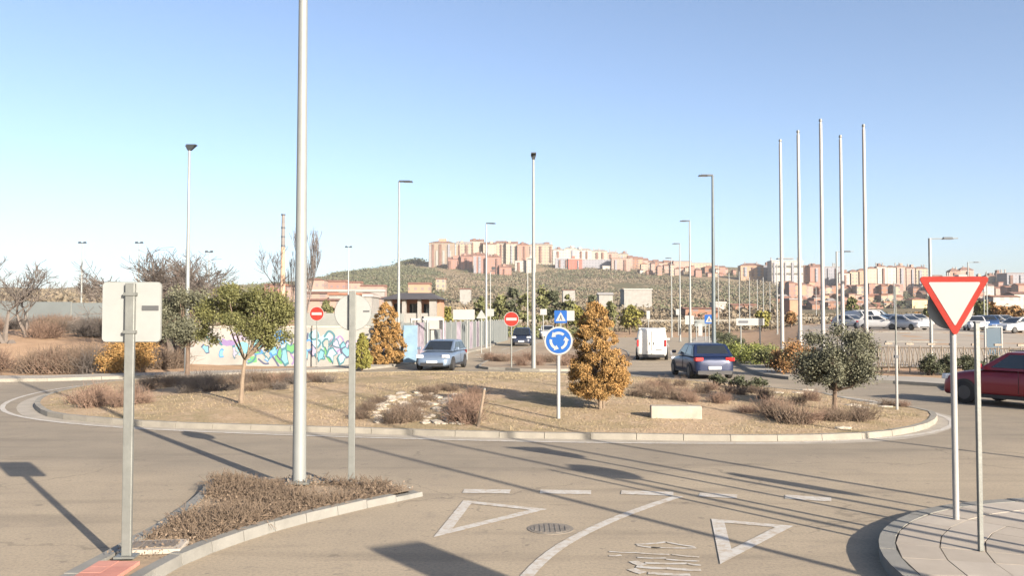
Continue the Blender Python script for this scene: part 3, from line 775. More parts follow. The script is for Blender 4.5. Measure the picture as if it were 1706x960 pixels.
lamp(1640,470,110,'none','bare thin pole rising behind the right corner of the yield sign','thin poles in the middle distance',rb=.07,rt=.06,name='thin_pole')
lamp(1645,452,105,'none','bare thin pole rising behind the right corner of the yield sign','thin poles in the middle distance',rb=.07,rt=.06,name='thin_pole')
for u,v,lab in((135,405,'leftmost floodlight mast, behind the grey court netting'),(230,405,'floodlight mast directly above the square sign back'),(347,420,'floodlight mast right of the tall wide-headed lamp post')):
    lamp(u,v,85,'double',lab,'floodlight masts around the court on the left',rb=.10,name='floodlight_mast',pm='pale_lamp_pole')
# flagpoles
for u,vt,lab in((1303,232,'leftmost of the five white flagpoles'),(1333,217,'second white flagpole from the left'),(1371,198,'middle and tallest of the five white flagpoles'),(1404,225,'fourth white flagpole from the left'),(1443,207,'rightmost of the five white flagpoles')):
    y=10.7*F/(530-vt); x=px(u,y); z0=max(0,T(x,y)); h=W(u,vt,y).z-z0
    t=empty('flagpole',(x,y,z0),0,lab,'flagpole','five white flagpoles behind the right side of the island')
    MB().tube([(0,0,0),(0,0,h*.5),(0,0,h-.25)],[.115,.10,.085],14).obj('pole','white_pole',t,True)
    MB().tube([(0,0,h-.25),(0,0,h-.13)],.06,10).obj('neck','white_pole',t,True); MB().tube([(0,0,h-.13),(0,0,h)],[.10,.08],10).obj('finial','galv',t,True)
# tall poles outside the picture whose long shadows cross the road
for k,(x,y) in enumerate(((7.7,2.9),(9.0,3.8),(9.6,5.4),(10.6,6.0),(13.9,9.4))):
    t=empty('flagpole',(x,y,.13),0,'white flagpole outside the picture whose thin shadow crosses the road','flagpole','flagpoles to the right of the picture')
    MB().tube([(0,0,0),(0,0,6),(0,0,12.5)],[.06,.05,.035],10).obj('pole','white_pole',t,True)

# ---------------------------------------------------------------- vegetation
def leaf_mesh(name,P,size,m,flat=.0,elong=1.6,up=0):
    n=len(P); a=rng.normal(size=(n,3)); a[:,2]+=up; a/=np.linalg.norm(a,axis=1,keepdims=True)
    b=rng.normal(size=(n,3)); b-=a*(a*b).sum(1,keepdims=True); b/=np.linalg.norm(b,axis=1,keepdims=True)
    s=size*(.6+.8*rng.random((n,1))); l=s*elong
    V=np.stack([P-a*l*.5,P+b*s*.5,P+a*l*.5,P-b*s*.5],1).reshape(-1,3)
    return npmesh(name,V,np.arange(4*n).reshape(-1,4),m)
def clump_pts(cl,n,shell=.55,mu=.62,sg=.38,mx=1.65):
    cl=np.array(cl,float); wt=cl[:,3]**2; wt/=wt.sum(); k=rng.choice(len(cl),n,p=wt)
    d=rng.normal(size=(n,3)); d/=np.linalg.norm(d,axis=1,keepdims=True); r=cl[k,3]*np.minimum(mx,np.abs(rng.normal(mu,sg,n)))
    return cl[k,:3]+d*r[:,None]*np.array([1,1,.85])
def mk_obj(name,me,parent=None,loc=(0,0,0)):
    o=bpy.data.objects.new(name,me); link(o,parent); o.location=loc; return o
def branches(start,dir_,L,r,depth,mb,spread=.6,up=.15,tips=None,nb=3,rmin=.004,crook=.12,n=5):
    p=Vector(start); d=Vector(dir_).normalized(); pts=[p.copy()]; rs=[r]
    for k in range(3):
        d=(d+Vector((random.gauss(0,crook),random.gauss(0,crook),random.gauss(0,crook)+up*.3))).normalized(); p=p+d*L/3; pts.append(p.copy()); rs.append(max(rmin,r*(1-.28*(k+1)/1.6)))
    mb.tube(pts,rs,n if depth>2 else 3,cap=False)
    if tips is not None and depth<=2: tips.append(tuple(p))
    if depth==0: return
    for k in range(nb):
        q=pts[random.choice([1,2,3,3])]
        e=(d+Vector((random.gauss(0,spread),random.gauss(0,spread),random.gauss(up,spread*.6)))).normalized()
        branches(q,e,L*random.uniform(.55,.8),rs[-1]*.8,depth-1,mb,spread,up,tips,nb,rmin,crook,n)
def broadleaf(name,base,h,wd,clumps,n,leaf,size,label,cat,bark='bark',trunk_h=.35,fork=3,group=None,lean=0,extra=None,tr=.05):
    t=empty(name,tuple(base),0,label,cat,group)
    mb=MB(); th=h*trunk_h; mb.tube([(0,0,-.08),(lean*.3,0,th*.5),(lean,0,th)],[tr*1.35,tr,tr*.85],8)
    for c in clumps[:14]:
        c0=Vector(c[:3]); m=Vector((lean,0,th)).lerp(c0,.5)+Vector((0,0,-.06*h)); mb.tube([(lean,0,th*.97),tuple(m),tuple(c0)],[tr*.62,tr*.38,tr*.12],5,cap=False)
        branches(c0,(c0-Vector((lean,0,th))).normalized(),c[3]*.8,tr*.14,2,mb,.7,.1,None,3,.003)
    mb.obj('trunk',bark,t,True)
    mk_obj('crown',leaf_mesh('crown',clump_pts(clumps,n,.25),size,leaf),t)
    return t
def rand_clumps(n,cx,cz,rx,rz,r0,r1,ry=None,seed=0):
    q=random.Random(seed); out=[]
    ry=ry or rx
    while len(out)<n:
        x,y,z=q.uniform(-1,1),q.uniform(-1,1),q.uniform(-1,1); d=x*x+y*y+z*z
        if .15<d<1: out.append((cx+x*rx,y*ry,cz+z*rz,q.uniform(r0,r1)))
    return out
# olive tree on the right of the island
b=I(1391,684)
broadleaf('olive_tree',b,2.3,2.4,rand_clumps(50,.0,1.36,.96,.74,.16,.32,seed=3)+rand_clumps(16,.0,.82,.85,.2,.12,.24,seed=4),38000,'leaf_olive',.030,'round grey-green olive tree with a short trunk on the right of the central island','tree',trunk_h=.22,tr=.06)
# golden conifer
def conifer(base,h,wd,n,leaf,size,label,cat='conifer',name='golden_conifer',th=.2,lop=0,seed=5,group=None,w0=.72):
    q=random.Random(seed); t=empty(name,tuple(base),0,label,cat,group)
    mb=MB(); mb.tube([(0,0,-.08),(0,0,th+.2),(0,0,h*.9)],[.05,.045,.01],8)
    if th>.1: mb.tube([(.09,.02,-.08),(.06,.0,th+.3)],[.03,.025],6)
    cl=[]
    for i in range(300):
        f=q.random()**1.25; z=th+f*(h-th)*.94; rr_=wd/2*(w0+(1-w0)*min(1,f*4))*(1-f**1.9)**.62*(1+.10*math.sin(f*9))
        a=q.uniform(0,2*PI); k=q.uniform(.35,1.0); s=(.075+.10*q.random())*(h/2.6)*(1-.35*f)
        cl.append((rr_*k*math.cos(a)+lop*f,rr_*k*math.sin(a),z+s*.4,s))
        if i%3==0: mb.tube([(0,0,max(.05,z-.25)),(rr_*k*.8*math.cos(a),rr_*k*.8*math.sin(a),z)],[.014,.006],4,cap=False)
    cl.append((lop,0,h-.15,.12)); cl.append((lop*.9-.03,0,h-.32,.16))
    mb.obj('trunk','bark_pale',t,True)
    P=clump_pts(cl,n,.35,.66,.26,1.15); mk_obj('crown',leaf_mesh('crown',P,size,leaf,elong=2.2,up=1.4),t)
    return t
b=I(1000,682); conifer(b,2.66,1.50,62000,'leaf_gold',.022,'lopsided golden-brown conifer bush on the central island right of the roundabout sign',th=.30,lop=-.12)
conifer(Vector((px(643,45.2),45.2,.1)),3.3,2.05,26000,'leaf_gold',.042,'golden-brown conifer behind the round sign back, left of the silver car',th=.05,seed=9)
conifer(Vector((px(604,41.0),41.0,.1)),1.75,.85,6000,'leaf_yellow',.05,'narrow yellow-green conifer at the foot of the farther golden conifer',name='green_conifer',th=.05,seed=12,w0=.9)
# left island trees
b=I(401,672)
cl=rand_clumps(52,.14,2.35,1.12,.80,.18,.34,ry=.95,seed=21)
cl=[c for c in cl if not(c[2]<1.95 and abs(c[0]-.1)<.3)]+[(-.75,.1,1.65,.2),(.85,-.2,1.6,.2),(1.15,0,1.75,.22),(-.95,0,1.9,.24),(.65,.2,1.45,.14),(-1.1,.1,1.75,.16)]
broadleaf('olive_tree',b,3.2,2.6,cl,38000,'leaf_green',.034,'broad yellow-green tree with a forked thin trunk on the left of the island','tree',bark='bark_pale',trunk_h=.36,tr=.055,lean=.1)
b=I(312,632)
cl=rand_clumps(34,-.1,2.35,.95,.98,.25,.45,seed=33)
broadleaf('olive_tree',b,3.4,2.4,cl,26000,'leaf_olive',.042,'darker green tree behind and left of the broad forked one','tree',trunk_h=.36,tr=.08)
# small rust/yellow bush behind the olive at the foot of the first flagpole
def bush(name,u,v,y,wd,h,leaf,n,size,label,group=None,dp=None,cat='bush',seed=1,z=None):
    x=px(u,y); z=max(0,T(x,y)) if z is None else z
    cl=rand_clumps(max(8,int(wd*6)),0,h*.52,wd/2*.8,h*.40,min(.35,h*.22),min(.55,h*.34),ry=(dp or wd)/2*.8,seed=seed)
    me=leaf_mesh('foliage',clump_pts(cl,n,.3),size,leaf); t=empty(name,(x,y,z),0,label,cat,group); mk_obj('foliage',me,t)
    mb=MB()
    for c in cl[:8]: mb.tube([(c[0]*.3,c[1]*.3,-.05),(c[0]*.8,c[1]*.8,c[2])],[.03,.012],4,cap=False)
    mb.obj('stems','bark',t); return t
bush('rust_bush',1325,620,37,1.5,1.5,'leaf_rust',3500,.06,'rust-orange bush behind the olive tree at the foot of the leftmost flagpole',seed=5)
bush('rust_bush',1300,620,38.5,1.0,1.1,'leaf_rust',2200,.06,'small rusty bush left of the larger rust-orange one behind the olive tree',seed=15)
for k,(u,y,wd,h,lf,lab) in enumerate(((1236,48,2.6,1.15,'leaf_hedge','first bright green hedge bush left of the flagpoles'),(1262,45,2.8,1.15,'leaf_hedge','bright green hedge bush in the middle of the strip by the right sidewalk'),(1285,42,2.2,1.0,'leaf_mid','darker green hedge bush nearest the rust-orange bush'),(1218,53,2.4,1.0,'leaf_mid','darker green hedge bush at the far left end of the strip by the right sidewalk'),(1222,66,2.6,1.1,'leaf_dark','small dark bush beyond the hedge strip'),(1205,78,2.8,1.2,'leaf_dark','small dark bush farthest along the right sidewalk'))):
    bush('hedge_bush',u,0,y,wd,h,lf,5200,.06,lab,'green bushes along the right sidewalk',dp=2.6,seed=40+k)
# dark hedge behind the red car, dry hedge under the fence
for k,(u,wd) in enumerate(((1548,1.4),(1582,1.5),(1618,1.5),(1655,1.5),(1692,1.5))):
    bush('dark_hedge_bush',u,0,38.5,wd,.85,'leaf_dark',3200,.05,['leftmost dark clipped bush behind the red car','second dark clipped bush from the left behind the red car','third dark clipped bush from the left, behind the yield post','fourth dark clipped bush, hidden mostly by the red car','dark clipped bush at the right edge behind the red car'][k],'dark clipped bushes behind the red car',dp=1.0,seed=60+k)
# golden hedge on the left bank
for k,(u,lab) in enumerate(((182,'left half of the golden hedge below the square sign back'),(210,'golden hedge bush directly behind the square post'),(240,'brightest golden hedge bush right of the square post'))):
    bush('golden_hedge_bush',u,0,38.8,1.2,1.5,'leaf_gold',5200,.045,lab,'golden hedge bushes under the square sign',dp=1.2,seed=70+k,z=.1)

# dry twiggy shrubs
def twig_mesh(name,n,r,h,m,th=.007,up=.9,seed=0,lean=0):
    q=np.random.default_rng(seed); V=[];Fc=[]
    base=q.normal(size=(n,2))*r*.30; out=q.normal(size=(n,2)); out/=np.linalg.norm(out,axis=1,keepdims=True)+1e-6
    for i in range(n):
        p=np.array([base[i,0],base[i,1],0.0]); s=q.uniform(.0,1)**.7; d=np.array([out[i,0]*s*r/h*1.0,out[i,1]*s*r/h*1.0,up]); d/=np.linalg.norm(d)
        L=h*q.uniform(.45,1.05); k=3; pts=[p]
        if q.random()<.55:
            t0=q.uniform(.2,.7); p=p+d*L*t0; d=d+q.normal(size=3)*.55; d/=np.linalg.norm(d); L*=q.uniform(.3,.6); pts=[p]
        for j in range(k):
            d=d+q.normal(size=3)*.16; d/=np.linalg.norm(d); p=p+d*L/k; pts.append(p)
        a=np.cross(d,[.3,.5,.2]); a/=np.linalg.norm(a); b=np.cross(d,a)
        for j in range(k):
            w0=th*(1-.28*j); w1=th*(1-.28*(j+1)); o=len(V)
            for pt,ww in((pts[j],w0),(pts[j+1],w1)):
                for c in (0,2.1,4.2): V.append(pt+(a*math.cos(c)+b*math.sin(c))*ww)
            for c in range(3): Fc.append((o+c,o+(c+1)%3,o+3+(c+1)%3,o+3+c))
    return npmesh(name,V,Fc,m)
SH={}
for m_,k in (('twig',4),('twig_red',3),('twig_grey',3)):
    SH[m_]=[twig_mesh('dry_shrub',300,.52,.62,m_,.0085,.75,seed=100+i) for i in range(k)]
LM=[(150,'left end'),(185,'left of the square post'),(225,'behind the square post'),(262,'just right of the square post'),(300,'left of the dark tree trunk'),(345,'right of the dark tree trunk'),(385,'left of the forked trunk'),(430,'right of the forked trunk'),(475,'left of the near lamp post'),(530,'right of the near lamp post'),(600,'at the round sign post'),(640,'first from the round sign post'),(675,'left of the middle stones'),(710,'amid the middle stones'),(750,'right of the middle stones'),(772,'left side of it'),(800,'touching the leaning post'),(850,'at its left end'),(885,'just left of the conical lamp'),(920,'under the roundabout sign'),(960,'left of the golden conifer'),(1045,'hidden behind the golden conifer'),(1075,'next to the golden conifer'),(1105,'above the concrete block left end'),(1135,'above the concrete block middle'),(1165,'above the concrete block right end'),(1200,'below the hatchback'),(1230,'halfway to the olive'),(1262,'farther left of the olive'),(1290,'left of the olive'),(1330,'under the olive left edge'),(1375,'left of the olive trunk'),(1410,'at the olive trunk'),(1450,'right of the olive trunk'),(9999,'near the marker pole')]
def lm(u): return next(t for k,t in LM if u<=k)
def dry(u,v,sc_,m_,label,group,pos=None,name='dry_shrub',sz=None,cat='shrub'):
    p=pos or I(u,v); me=random.choice(SH[m_]); o=mk_obj(name,me,None,(p.x,p.y,p.z-.03)); o.rotation_euler=(0,0,random.uniform(0,6.28)); s=sc_; o.scale=(s,s,sz if sz else s*random.uniform(.85,1.1))
    if pos is None: label=label+', '+lm(u)
    else: label=label+', '+lm(853+F*pos.x/pos.y)
    return tag(o,label,cat,group)
gA='dry shrubs at the left end of the island'; lA='leafless reddish shrub, left clump of the island'
for u,v,s in((135,672,.75),(158,678,.85),(180,673,.8),(205,678,.7),(225,668,.75),(165,662,.75),(240,672,.6),(150,668,.7)): dry(u,v,s*1.2,'twig_red',lA,gA)
gB='dry grey-brown shrubs in a band along the far left edge of the island'; lB='leafless grey-brown shrub in the far left band'
for u in range(215,490,11): dry(u+random.uniform(-4,4),random.uniform(640,658) - (u-215)*.03,random.uniform(.6,.85),random.choice(['twig','twig_grey']),lB,gB)
for u in range(290,560,16): dry(u,random.uniform(632,642),random.uniform(.6,.9),random.choice(['twig','twig_grey','twig_red']),lB,gB)
gC='dry shrubs on the stone bed'; lC='leafless brown shrub in the stone bed'
for u,v,s in((600,698,.5),(614,684,.5),(632,672,.45),(655,705,.55),(672,704,.6),(690,700,.55),(680,690,.55),(700,680,.5),(665,694,.5),(712,668,.45),(720,655,.45),(735,650,.4),(755,652,.45),(705,655,.45)): dry(u,v,s*1.25,'twig',lC,gC)
gD='tall reddish shrub clump right of the stones'; lD='tall reddish shrub clump right of the stones'
for u,v,s in((765,703,.62),(778,705,.62),(772,692,.6),(782,685,.55),(770,675,.5),(788,672,.5),(765,685,.55),(790,662,.45)): dry(u,v,s*1.45,'twig_red',lD,gD)
gE='dry shrubs right of the golden conifer'; lE='leafless tan shrub on the island'
for u,v,s in((1060,660,.5),(1078,655,.55),(1095,664,.5),(1110,657,.55),(1125,666,.5),(1140,660,.5),(1150,670,.5),(1195,672,.5),(1205,668,.45),(1245,688,.5),(1170,655,.5),(1185,650,.5),(1215,655,.5),(1085,645,.5),(1105,643,.5),(1135,644,.5),(1070,648,.5)): dry(u,v,s*1.25,'twig_red' if random.random()<.6 else 'twig',lE,gE)
gF='dry shrubs around the olive tree'; lF='leafless brown shrub, right part of the island'
for u,v,s in((1285,690,.6),(1296,697,.62),(1320,706,.6),(1335,704,.6),(1430,702,.5),(1440,698,.5),(1385,695,.45),(1395,702,.45),(1305,680,.5),(1350,668,.45),(1255,655,.4),(1275,665,.45),(1235,658,.4),(1330,672,.4),(1480,676,.35),(1505,678,.3),(1365,700,.35)): dry(u,v,s*1.5,random.choice(['twig','twig_red']),lF,gF)
gG='pinkish dry shrubs on the far splitter island'; lG='leafless pinkish shrub on the far splitter island'
for u in range(815,1042,9):
    v=random.uniform(602,613); p=g2(u,v); dry(0,0,random.uniform(.8,1.1),random.choice(['twig_red','twig_red','twig']),lG,gG,pos=Vector((p.x,p.y,.1)))
# dark low shrubs by the hatchback
for u,v in((1228,646),(1243,648),(1262,652),(1192,643)): bush('low_bush',u,0,I(u,v).y,.7,.42,'leaf_dark',900,.045,'small dark evergreen bush near the far edge of the island, below the dark hatchback','small dark bushes on the island',seed=u,z=I(u,v).z)
# left bank: brown leafless bushes in bands
gH='brown bushes on the left bank'
SB=[twig_mesh('bank_bush',950,1.5,1.5,m_,.018,.75,seed=200+i) for i,m_ in enumerate(('twig','twig','twig_red','twig_grey'))]
def big(u,y,s,lab,sz=None,z=None):
    x=px(u,y); me=random.choice(SB); o=mk_obj('bank_bush',me,None,(x,y,(T(x,y) if z is None else z)-.05)); o.rotation_euler=(0,0,random.uniform(0,6)); o.scale=(s,s,sz or s); tag(o,lab+', '+('at the left edge of the picture' if u<40 else 'left of the leftmost floodlight mast' if u<125 else 'left of the square sign' if u<170 else 'behind the square sign' if u<265 else 'right of the square sign' if u<330 else 'behind the island trees' if u<430 else 'near the tall lamp post'),'bush',gH)
for u in (74,92,112,132,152,168,100,140,262,280,-14): big(u,random.uniform(39.3,41.5),random.uniform(.75,1.0),'leafless brown bush in the front bank row')
for k in range(26): big(random.uniform(-40,320),random.uniform(50,60),random.uniform(.55,.85),'leafless brown bush in the back bank row')
for k in range(16): big(random.uniform(280,520),random.uniform(46.5,56),random.uniform(.8,1.1),'leafless brown bush behind the graffiti wall')
# bare trees
def bare_tree(u,vb,vt,y,label,depth=5,spread=.5,nb=3,m='bark',r0=.12,up=.15,wd=1.0,trunks=1,n=5,th=.012,z=None,group=None,bark='twig_grey',Lf=.34):
    x=px(u,y); z=T(x,y) if z is None else z; h=W(u,vt,y).z-z; t=empty('bare_tree',(x,y,z),0,label,'bare tree',group)
    mb=MB()
    for k in range(trunks):
        a=random.uniform(0,6.28); branches((.3*math.cos(a)*(trunks>1),.3*math.sin(a)*(trunks>1),-.1),(math.cos(a)*.25*wd*(trunks>1),math.sin(a)*.25*wd*(trunks>1),1),h*Lf,r0,depth,mb,spread*wd,up,None,nb,th,.10,n)
    tr=MB(); tr.tube([(0,0,-.2),(0,0,h*(.2 if trunks==1 else .03))],[r0*(1.2 if trunks==1 else 3),r0],7); tr.obj('trunk',bark,t)
    # normalise the height
    mz=max(v[2] for v in mb.v); s=h/mz; mb.v=[(a*s*wd,b*s*wd,c*s) for a,b,c in mb.v]
    mb.obj('branches',bark,t); return t
bare_tree(20,540,425,47,'spreading leafless tree at the far left edge of the picture',trunks=2,spread=.5,depth=5,nb=3,wd=1.15,bark='twig_grey',th=.011)
bare_tree(55,540,440,50,'leafless tree second from the left edge, above the tan bank',trunks=2,spread=.5,depth=5,nb=3,wd=1.0,bark='twig_grey',th=.011)
bare_tree(290,560,410,46,'large spreading leafless tree behind the square sign and the lamp post',trunks=4,spread=.55,depth=5,nb=4,wd=1.3,th=.009)
bare_tree(330,560,430,52,'leafless reddish tree to the right of the large spreading one',trunks=3,spread=.5,depth=4,nb=4,wd=1.1,bark='twig_red',th=.014)
bare_tree(240,560,440,55,'small leafless tree between the square sign and the floodlight mast',trunks=2,depth=4,nb=4,spread=.5,bark='twig_grey',th=.014)
bare_tree(150,500,455,110,'small pale leafless tree far behind the leftmost floodlight mast',depth=4,nb=4,trunks=2,spread=.6,th=.02)
bare_tree(508,500,372,150,'tall slim leafless poplar right behind the near lamp post',depth=4,nb=5,spread=.28,up=.5,wd=.75,trunks=2,th=.022,r0=.2,Lf=.3)
bare_tree(487,500,395,155,'slim leafless poplar just right of the brick chimney',depth=4,nb=4,spread=.28,up=.5,wd=.7,trunks=1,th=.022,r0=.2,Lf=.3)
bare_tree(452,500,400,160,'faint leafless tree just left of the brick chimney',depth=4,nb=4,spread=.45,up=.2,wd=1.0,trunks=1,th=.02,r0=.2)

# dead planting that covers the near median
mn=np.array([[p.x,p.y] for p in med_in]); lo=mn.min(0); hi=mn.max(0)
V=[];Fc=[]; q=np.random.default_rng(5); cnt=0
edge=org
while cnt<4600:
    x=q.uniform(lo[0],hi[0]); y=q.uniform(max(lo[1],4),hi[1])
    if not inside((x,y),med_in): continue
    d=(Vector((x,y))-org).dot(ax)
    if d>-.62: continue
    if math.hypot(x-pc.x,y-pc.y)<.45: continue
    if math.sin(x*2.1+1)*math.sin(y*1.9+x)+.5*q.random()>.72: continue
    if (Vector((x,y))-tip).length<.5: continue
    cnt+=1
    den=.75+.45*math.sin(x*3.1+y*1.7)*math.sin(y*2.3-x)
    L=q.uniform(.07,.26)*den+.04; d=np.array([q.normal()*.75,q.normal()*.75,.75]); d/=np.linalg.norm(d); p=np.array([x,y,.075]); wd=.004
    for j in range(3):
        a=np.cross(d,[.2,.9,.1]); a/=np.linalg.norm(a); b=np.cross(d,a); o=len(V); p2=p+d*L/2.2
        for pt,ww in((p,wd),(p2,wd*.7)):
            for c in(0,2.1,4.2): V.append(pt+(a*math.cos(c)+b*math.sin(c))*ww)
        for c in range(3): Fc.append((o+c,o+(c+1)%3,o+3+(c+1)%3,o+3+c))
        if j<1: p=p2
        d=d+q.normal(size=3)*.6; d/=np.linalg.norm(d)
o=mk_obj('dry_ground_cover',npmesh('dry_ground_cover',V,Fc,'cover')); tag(o,'low brown dead ground-cover planting filling the near median','ground cover',kind='stuff')
# dead leaves and litter in the median
Pn=[]
while len(Pn)<2600:
    x=q.uniform(lo[0],hi[0]); y=q.uniform(max(lo[1],4),hi[1])
    if inside((x,y),med_in) and (Vector((x,y))-org).dot(ax)<-.1: Pn.append((x,y,.105+q.random()*.08))
o=mk_obj('leaf_litter',leaf_mesh('leaf_litter',np.array(Pn),.017,'cover',up=0)); tag(o,'brown dead leaf litter under the dry planting of the near median','leaf litter',kind='stuff')
# dry grass tufts on the island
V=[];Fc=[];cnt=0
while cnt<26000:
    a=q.uniform(-PI,PI); rr_=math.sqrt(q.random())*.97*np.interp(a,ang,rad,period=2*PI); x=cen.x+rr_*math.cos(a); y=cen.y+rr_*math.sin(a)
    if math.sin(x*.8+y*.5)*math.sin(y*.9-x*.3)+.7*q.random()<.15: continue
    cnt+=1; z=iz(x,y)-.01; h=q.uniform(.02,.065); t_=q.uniform(0,6.28); w_=.010; lx,ly=q.normal()*.03,q.normal()*.03; o=len(V)
    V+=[(x-w_*math.cos(t_),y-w_*math.sin(t_),z),(x+w_*math.cos(t_),y+w_*math.sin(t_),z),(x+lx,y+ly,z+h)]; Fc.append((o,o+1,o+2))
o=mk_obj('dry_grass',npmesh('dry_grass',V,Fc,'grass_dry')); tag(o,'short dry yellow-brown grass covering the central island','grass',kind='stuff')
# pale stones of the rock bed
def stone_mesh(sd):
    b=bmesh.new(); bmesh.ops.create_icosphere(b,subdivisions=1,radius=.5); q=random.Random(sd)
    for v in b.verts: v.co=Vector((v.co.x*q.uniform(.8,1.2),v.co.y*q.uniform(.8,1.2),v.co.z*.55*q.uniform(.8,1.2)))
    me=bpy.data.meshes.new('stone'); b.to_mesh(me); b.free(); me.materials.append(MATS['stone']); return me
SM=[stone_mesh(i) for i in range(6)]
for k in range(150):
    if k<80: u,v=random.uniform(625,700),random.uniform(655,706); ok=abs((v-706)+(u-600)*.50-2)<26
    else: u,v=random.uniform(695,775),random.uniform(655,708); ok=True
    if not ok: continue
    p=I(u,v); o=mk_obj('pale_stone',random.choice(SM),None,tuple(p)); s=random.uniform(.13,.36); o.scale=(s,s,s*.7); o.rotation_euler=(0,0,random.uniform(0,6)); tag(o,'pale flat stone lying in the stone bed near the front of the island','stone','pale stones of the island rock bed')
for k,(u,v) in enumerate(((1330,655),(1345,650),(1420,676),(1455,674),(1475,678),(1435,680),(1295,655))):
    p=I(u,v); o=mk_obj('pale_stone',random.choice(SM),None,tuple(p)); o.scale=(.5,.3,.16); tag(o,'flat pale stone on the far right rim of the central island','stone','flat stones on the right rim')
p=I(1405,714); o=mk_obj('dark_stone',SM[2],None,tuple(p)); o.scale=(.45,.2,.2); tag(o,'dark flat rock at the near right rim of the island below the olive tree','stone')

# ---------------------------------------------------------------- vehicles (x forward, z up)
def car(name,label,cat,loc,head,L=4.2,Wd=1.78,H=1.46,paint=(.3,.3,.3),kind='hatch',lod=0,group=None,lights_on=False,met=.3):
    pm='paint_%03d%03d%03d'%tuple(int(c*999) for c in paint); mat(pm,paint,.4,met if sum(paint)<1.5 else 0,coat=.35)
    t=empty(name,tuple(loc),head,label,cat,group); hw=Wd/2
    if kind=='hatch': ST=[(-.5,.52,.80),(-.485,.62,.90),(-.42,.66,.97),(-.2,.66,1),(.05,.645,1),(.20,.63,1),(.32,.60,.985),(.43,.535,.93),(.485,.45,.82),(.5,.36,.72)]; cb=(-.455,.255,-.34,.02)
    elif kind=='sedan': ST=[(-.5,.50,.78),(-.485,.62,.88),(-.40,.665,.96),(-.2,.655,1),(.05,.645,1),(.20,.63,1),(.32,.59,.98),(.43,.52,.92),(.485,.43,.80),(.5,.34,.70)]; cb=(-.37,.25,-.19,.03)
    elif kind=='suv': ST=[(-.5,.52,.80),(-.485,.64,.90),(-.42,.68,.97),(-.2,.67,1),(.05,.66,1),(.20,.655,1),(.32,.63,.985),(.43,.58,.94),(.487,.49,.86),(.5,.38,.78)]; cb=(-.465,.235,-.37,.03)
    elif kind=='mpv': ST=[(-.5,.52,.82),(-.485,.60,.92),(-.42,.62,.98),(-.2,.62,1),(.05,.61,1),(.22,.60,1),(.34,.57,.98),(.43,.52,.92),(.485,.44,.82),(.5,.36,.72)]; cb=(-.475,.33,-.41,.08)
    else: ST=[(-.5,.93,.90),(-.49,.955,.955),(-.4,.965,.97),(-.1,.97,.97),(.17,.965,.965),(.22,.55,1),(.34,.52,.98),(.43,.47,.93),(.487,.40,.84),(.5,.30,.76)]; cb=(.10,.38,.12,.19)
    zb=.20; mb=MB(); n=12
    for xf,zf,wf in ST:
        zt=zf*H; h=hw*wf; x=xf*L; tap=.93 if kind=='van' and zf>.8 else 1
        half=[(h*.80,zb),(h*.965,zb+.07),(h,zb+.32*(zt-zb)),(h*(.99 if tap==1 else .975),zb+.74*(zt-zb)),(h*.93*tap,zt-.035),(h*.60*tap,zt)]
        mb.v+=[(x,a,b) for a,b in half]+[(x,-a,b) for a,b in half[::-1]]
    for i in range(len(ST)-1):
        for k in range(n): mb.f.append((i*n+k,i*n+(k+1)%n,(i+1)*n+(k+1)%n,(i+1)*n+k))
    mb.f.append(tuple(range(n))); mb.f.append(tuple((len(ST)-1)*n+k for k in range(n)))
    b=mb.obj('body',pm,t); b.data.shade_smooth()
    if not lod:
        s=b.modifiers.new('sub','SUBSURF'); s.levels=s.render_levels=1
    # cabin
    zt=(.55 if kind=='van' else ST[3][1])*H-.03; x0,x1,x2,x3=[c*L for c in cb]; wb=hw*.945; wt=hw*(.76 if kind!='van' else .82); top=H
    Vc=[(x0,-wb,zt),(x1,-wb*.93,zt),(x1,wb*.93,zt),(x0,wb,zt),(x2,-wt,top-.03),(x3,-wt,top-.03),(x3,wt,top-.03),(x2,wt,top-.03)]
    if kind=='van': Vc=[(x0,-wb*.97,zt),(x1,-wb*.90,zt),(x1,wb*.90,zt),(x0,wb*.97,zt),(x2,-wt*1.07,H*.965),(x3,-wt*1.03,H*.95),(x3,wt*1.03,H*.95),(x2,wt*1.07,H*.965)]
    F6=[(4,5,6,7),(0,1,5,4),(2,3,7,6),(1,2,6,5),(3,0,4,7)]
    cbm=MB().add(Vc,F6); 
    if kind!='van':   # a slightly crowned roof
        xm=(x2+x3)/2; cbm.add([(x2,-wt*.98,top-.035),(x3,-wt*.98,top-.035),(x3,wt*.98,top-.035),(x2,wt*.98,top-.035),(x2+.12,-wt*.7,top),(x3-.15,-wt*.7,top),(x3-.15,wt*.7,top),(x2+.12,wt*.7,top)],[(0,1,5,4),(1,2,6,5),(2,3,7,6),(3,0,4,7),(4,5,6,7)])
    cbm.obj('cabin',pm,t,bevel=0 if lod else .035,smooth=True)
    def pane(nm,ids,u0,u1,v0,v1,m='glass_dark'):
        P=[Vector(Vc[i]) for i in ids]   # bl br tr tl
        f=lambda u,v:(P[0].lerp(P[1],u)).lerp(P[3].lerp(P[2],u),v)
        q=[f(u0,v0),f(u1,v0),f(u1,v1),f(u0,v1)]; nn=(P[1]-P[0]).cross(P[3]-P[0]).normalized(); c=sum((Vector(x) for x in Vc),Vector())/8
        if nn.dot(P[0]-c)<0: nn=-nn
        MB().add([x+nn*.012 for x in q]+[x-nn*.01 for x in q],[(0,1,2,3),(7,6,5,4),(0,4,5,1),(1,5,6,2),(2,6,7,3),(3,7,4,0)]).obj(nm,m,t)
    pane('windscreen',(1,2,6,5),.07,.93,.08,.93)
    if kind!='van': pane('rear_window',(3,0,4,7),.09,.91,.25,.88)
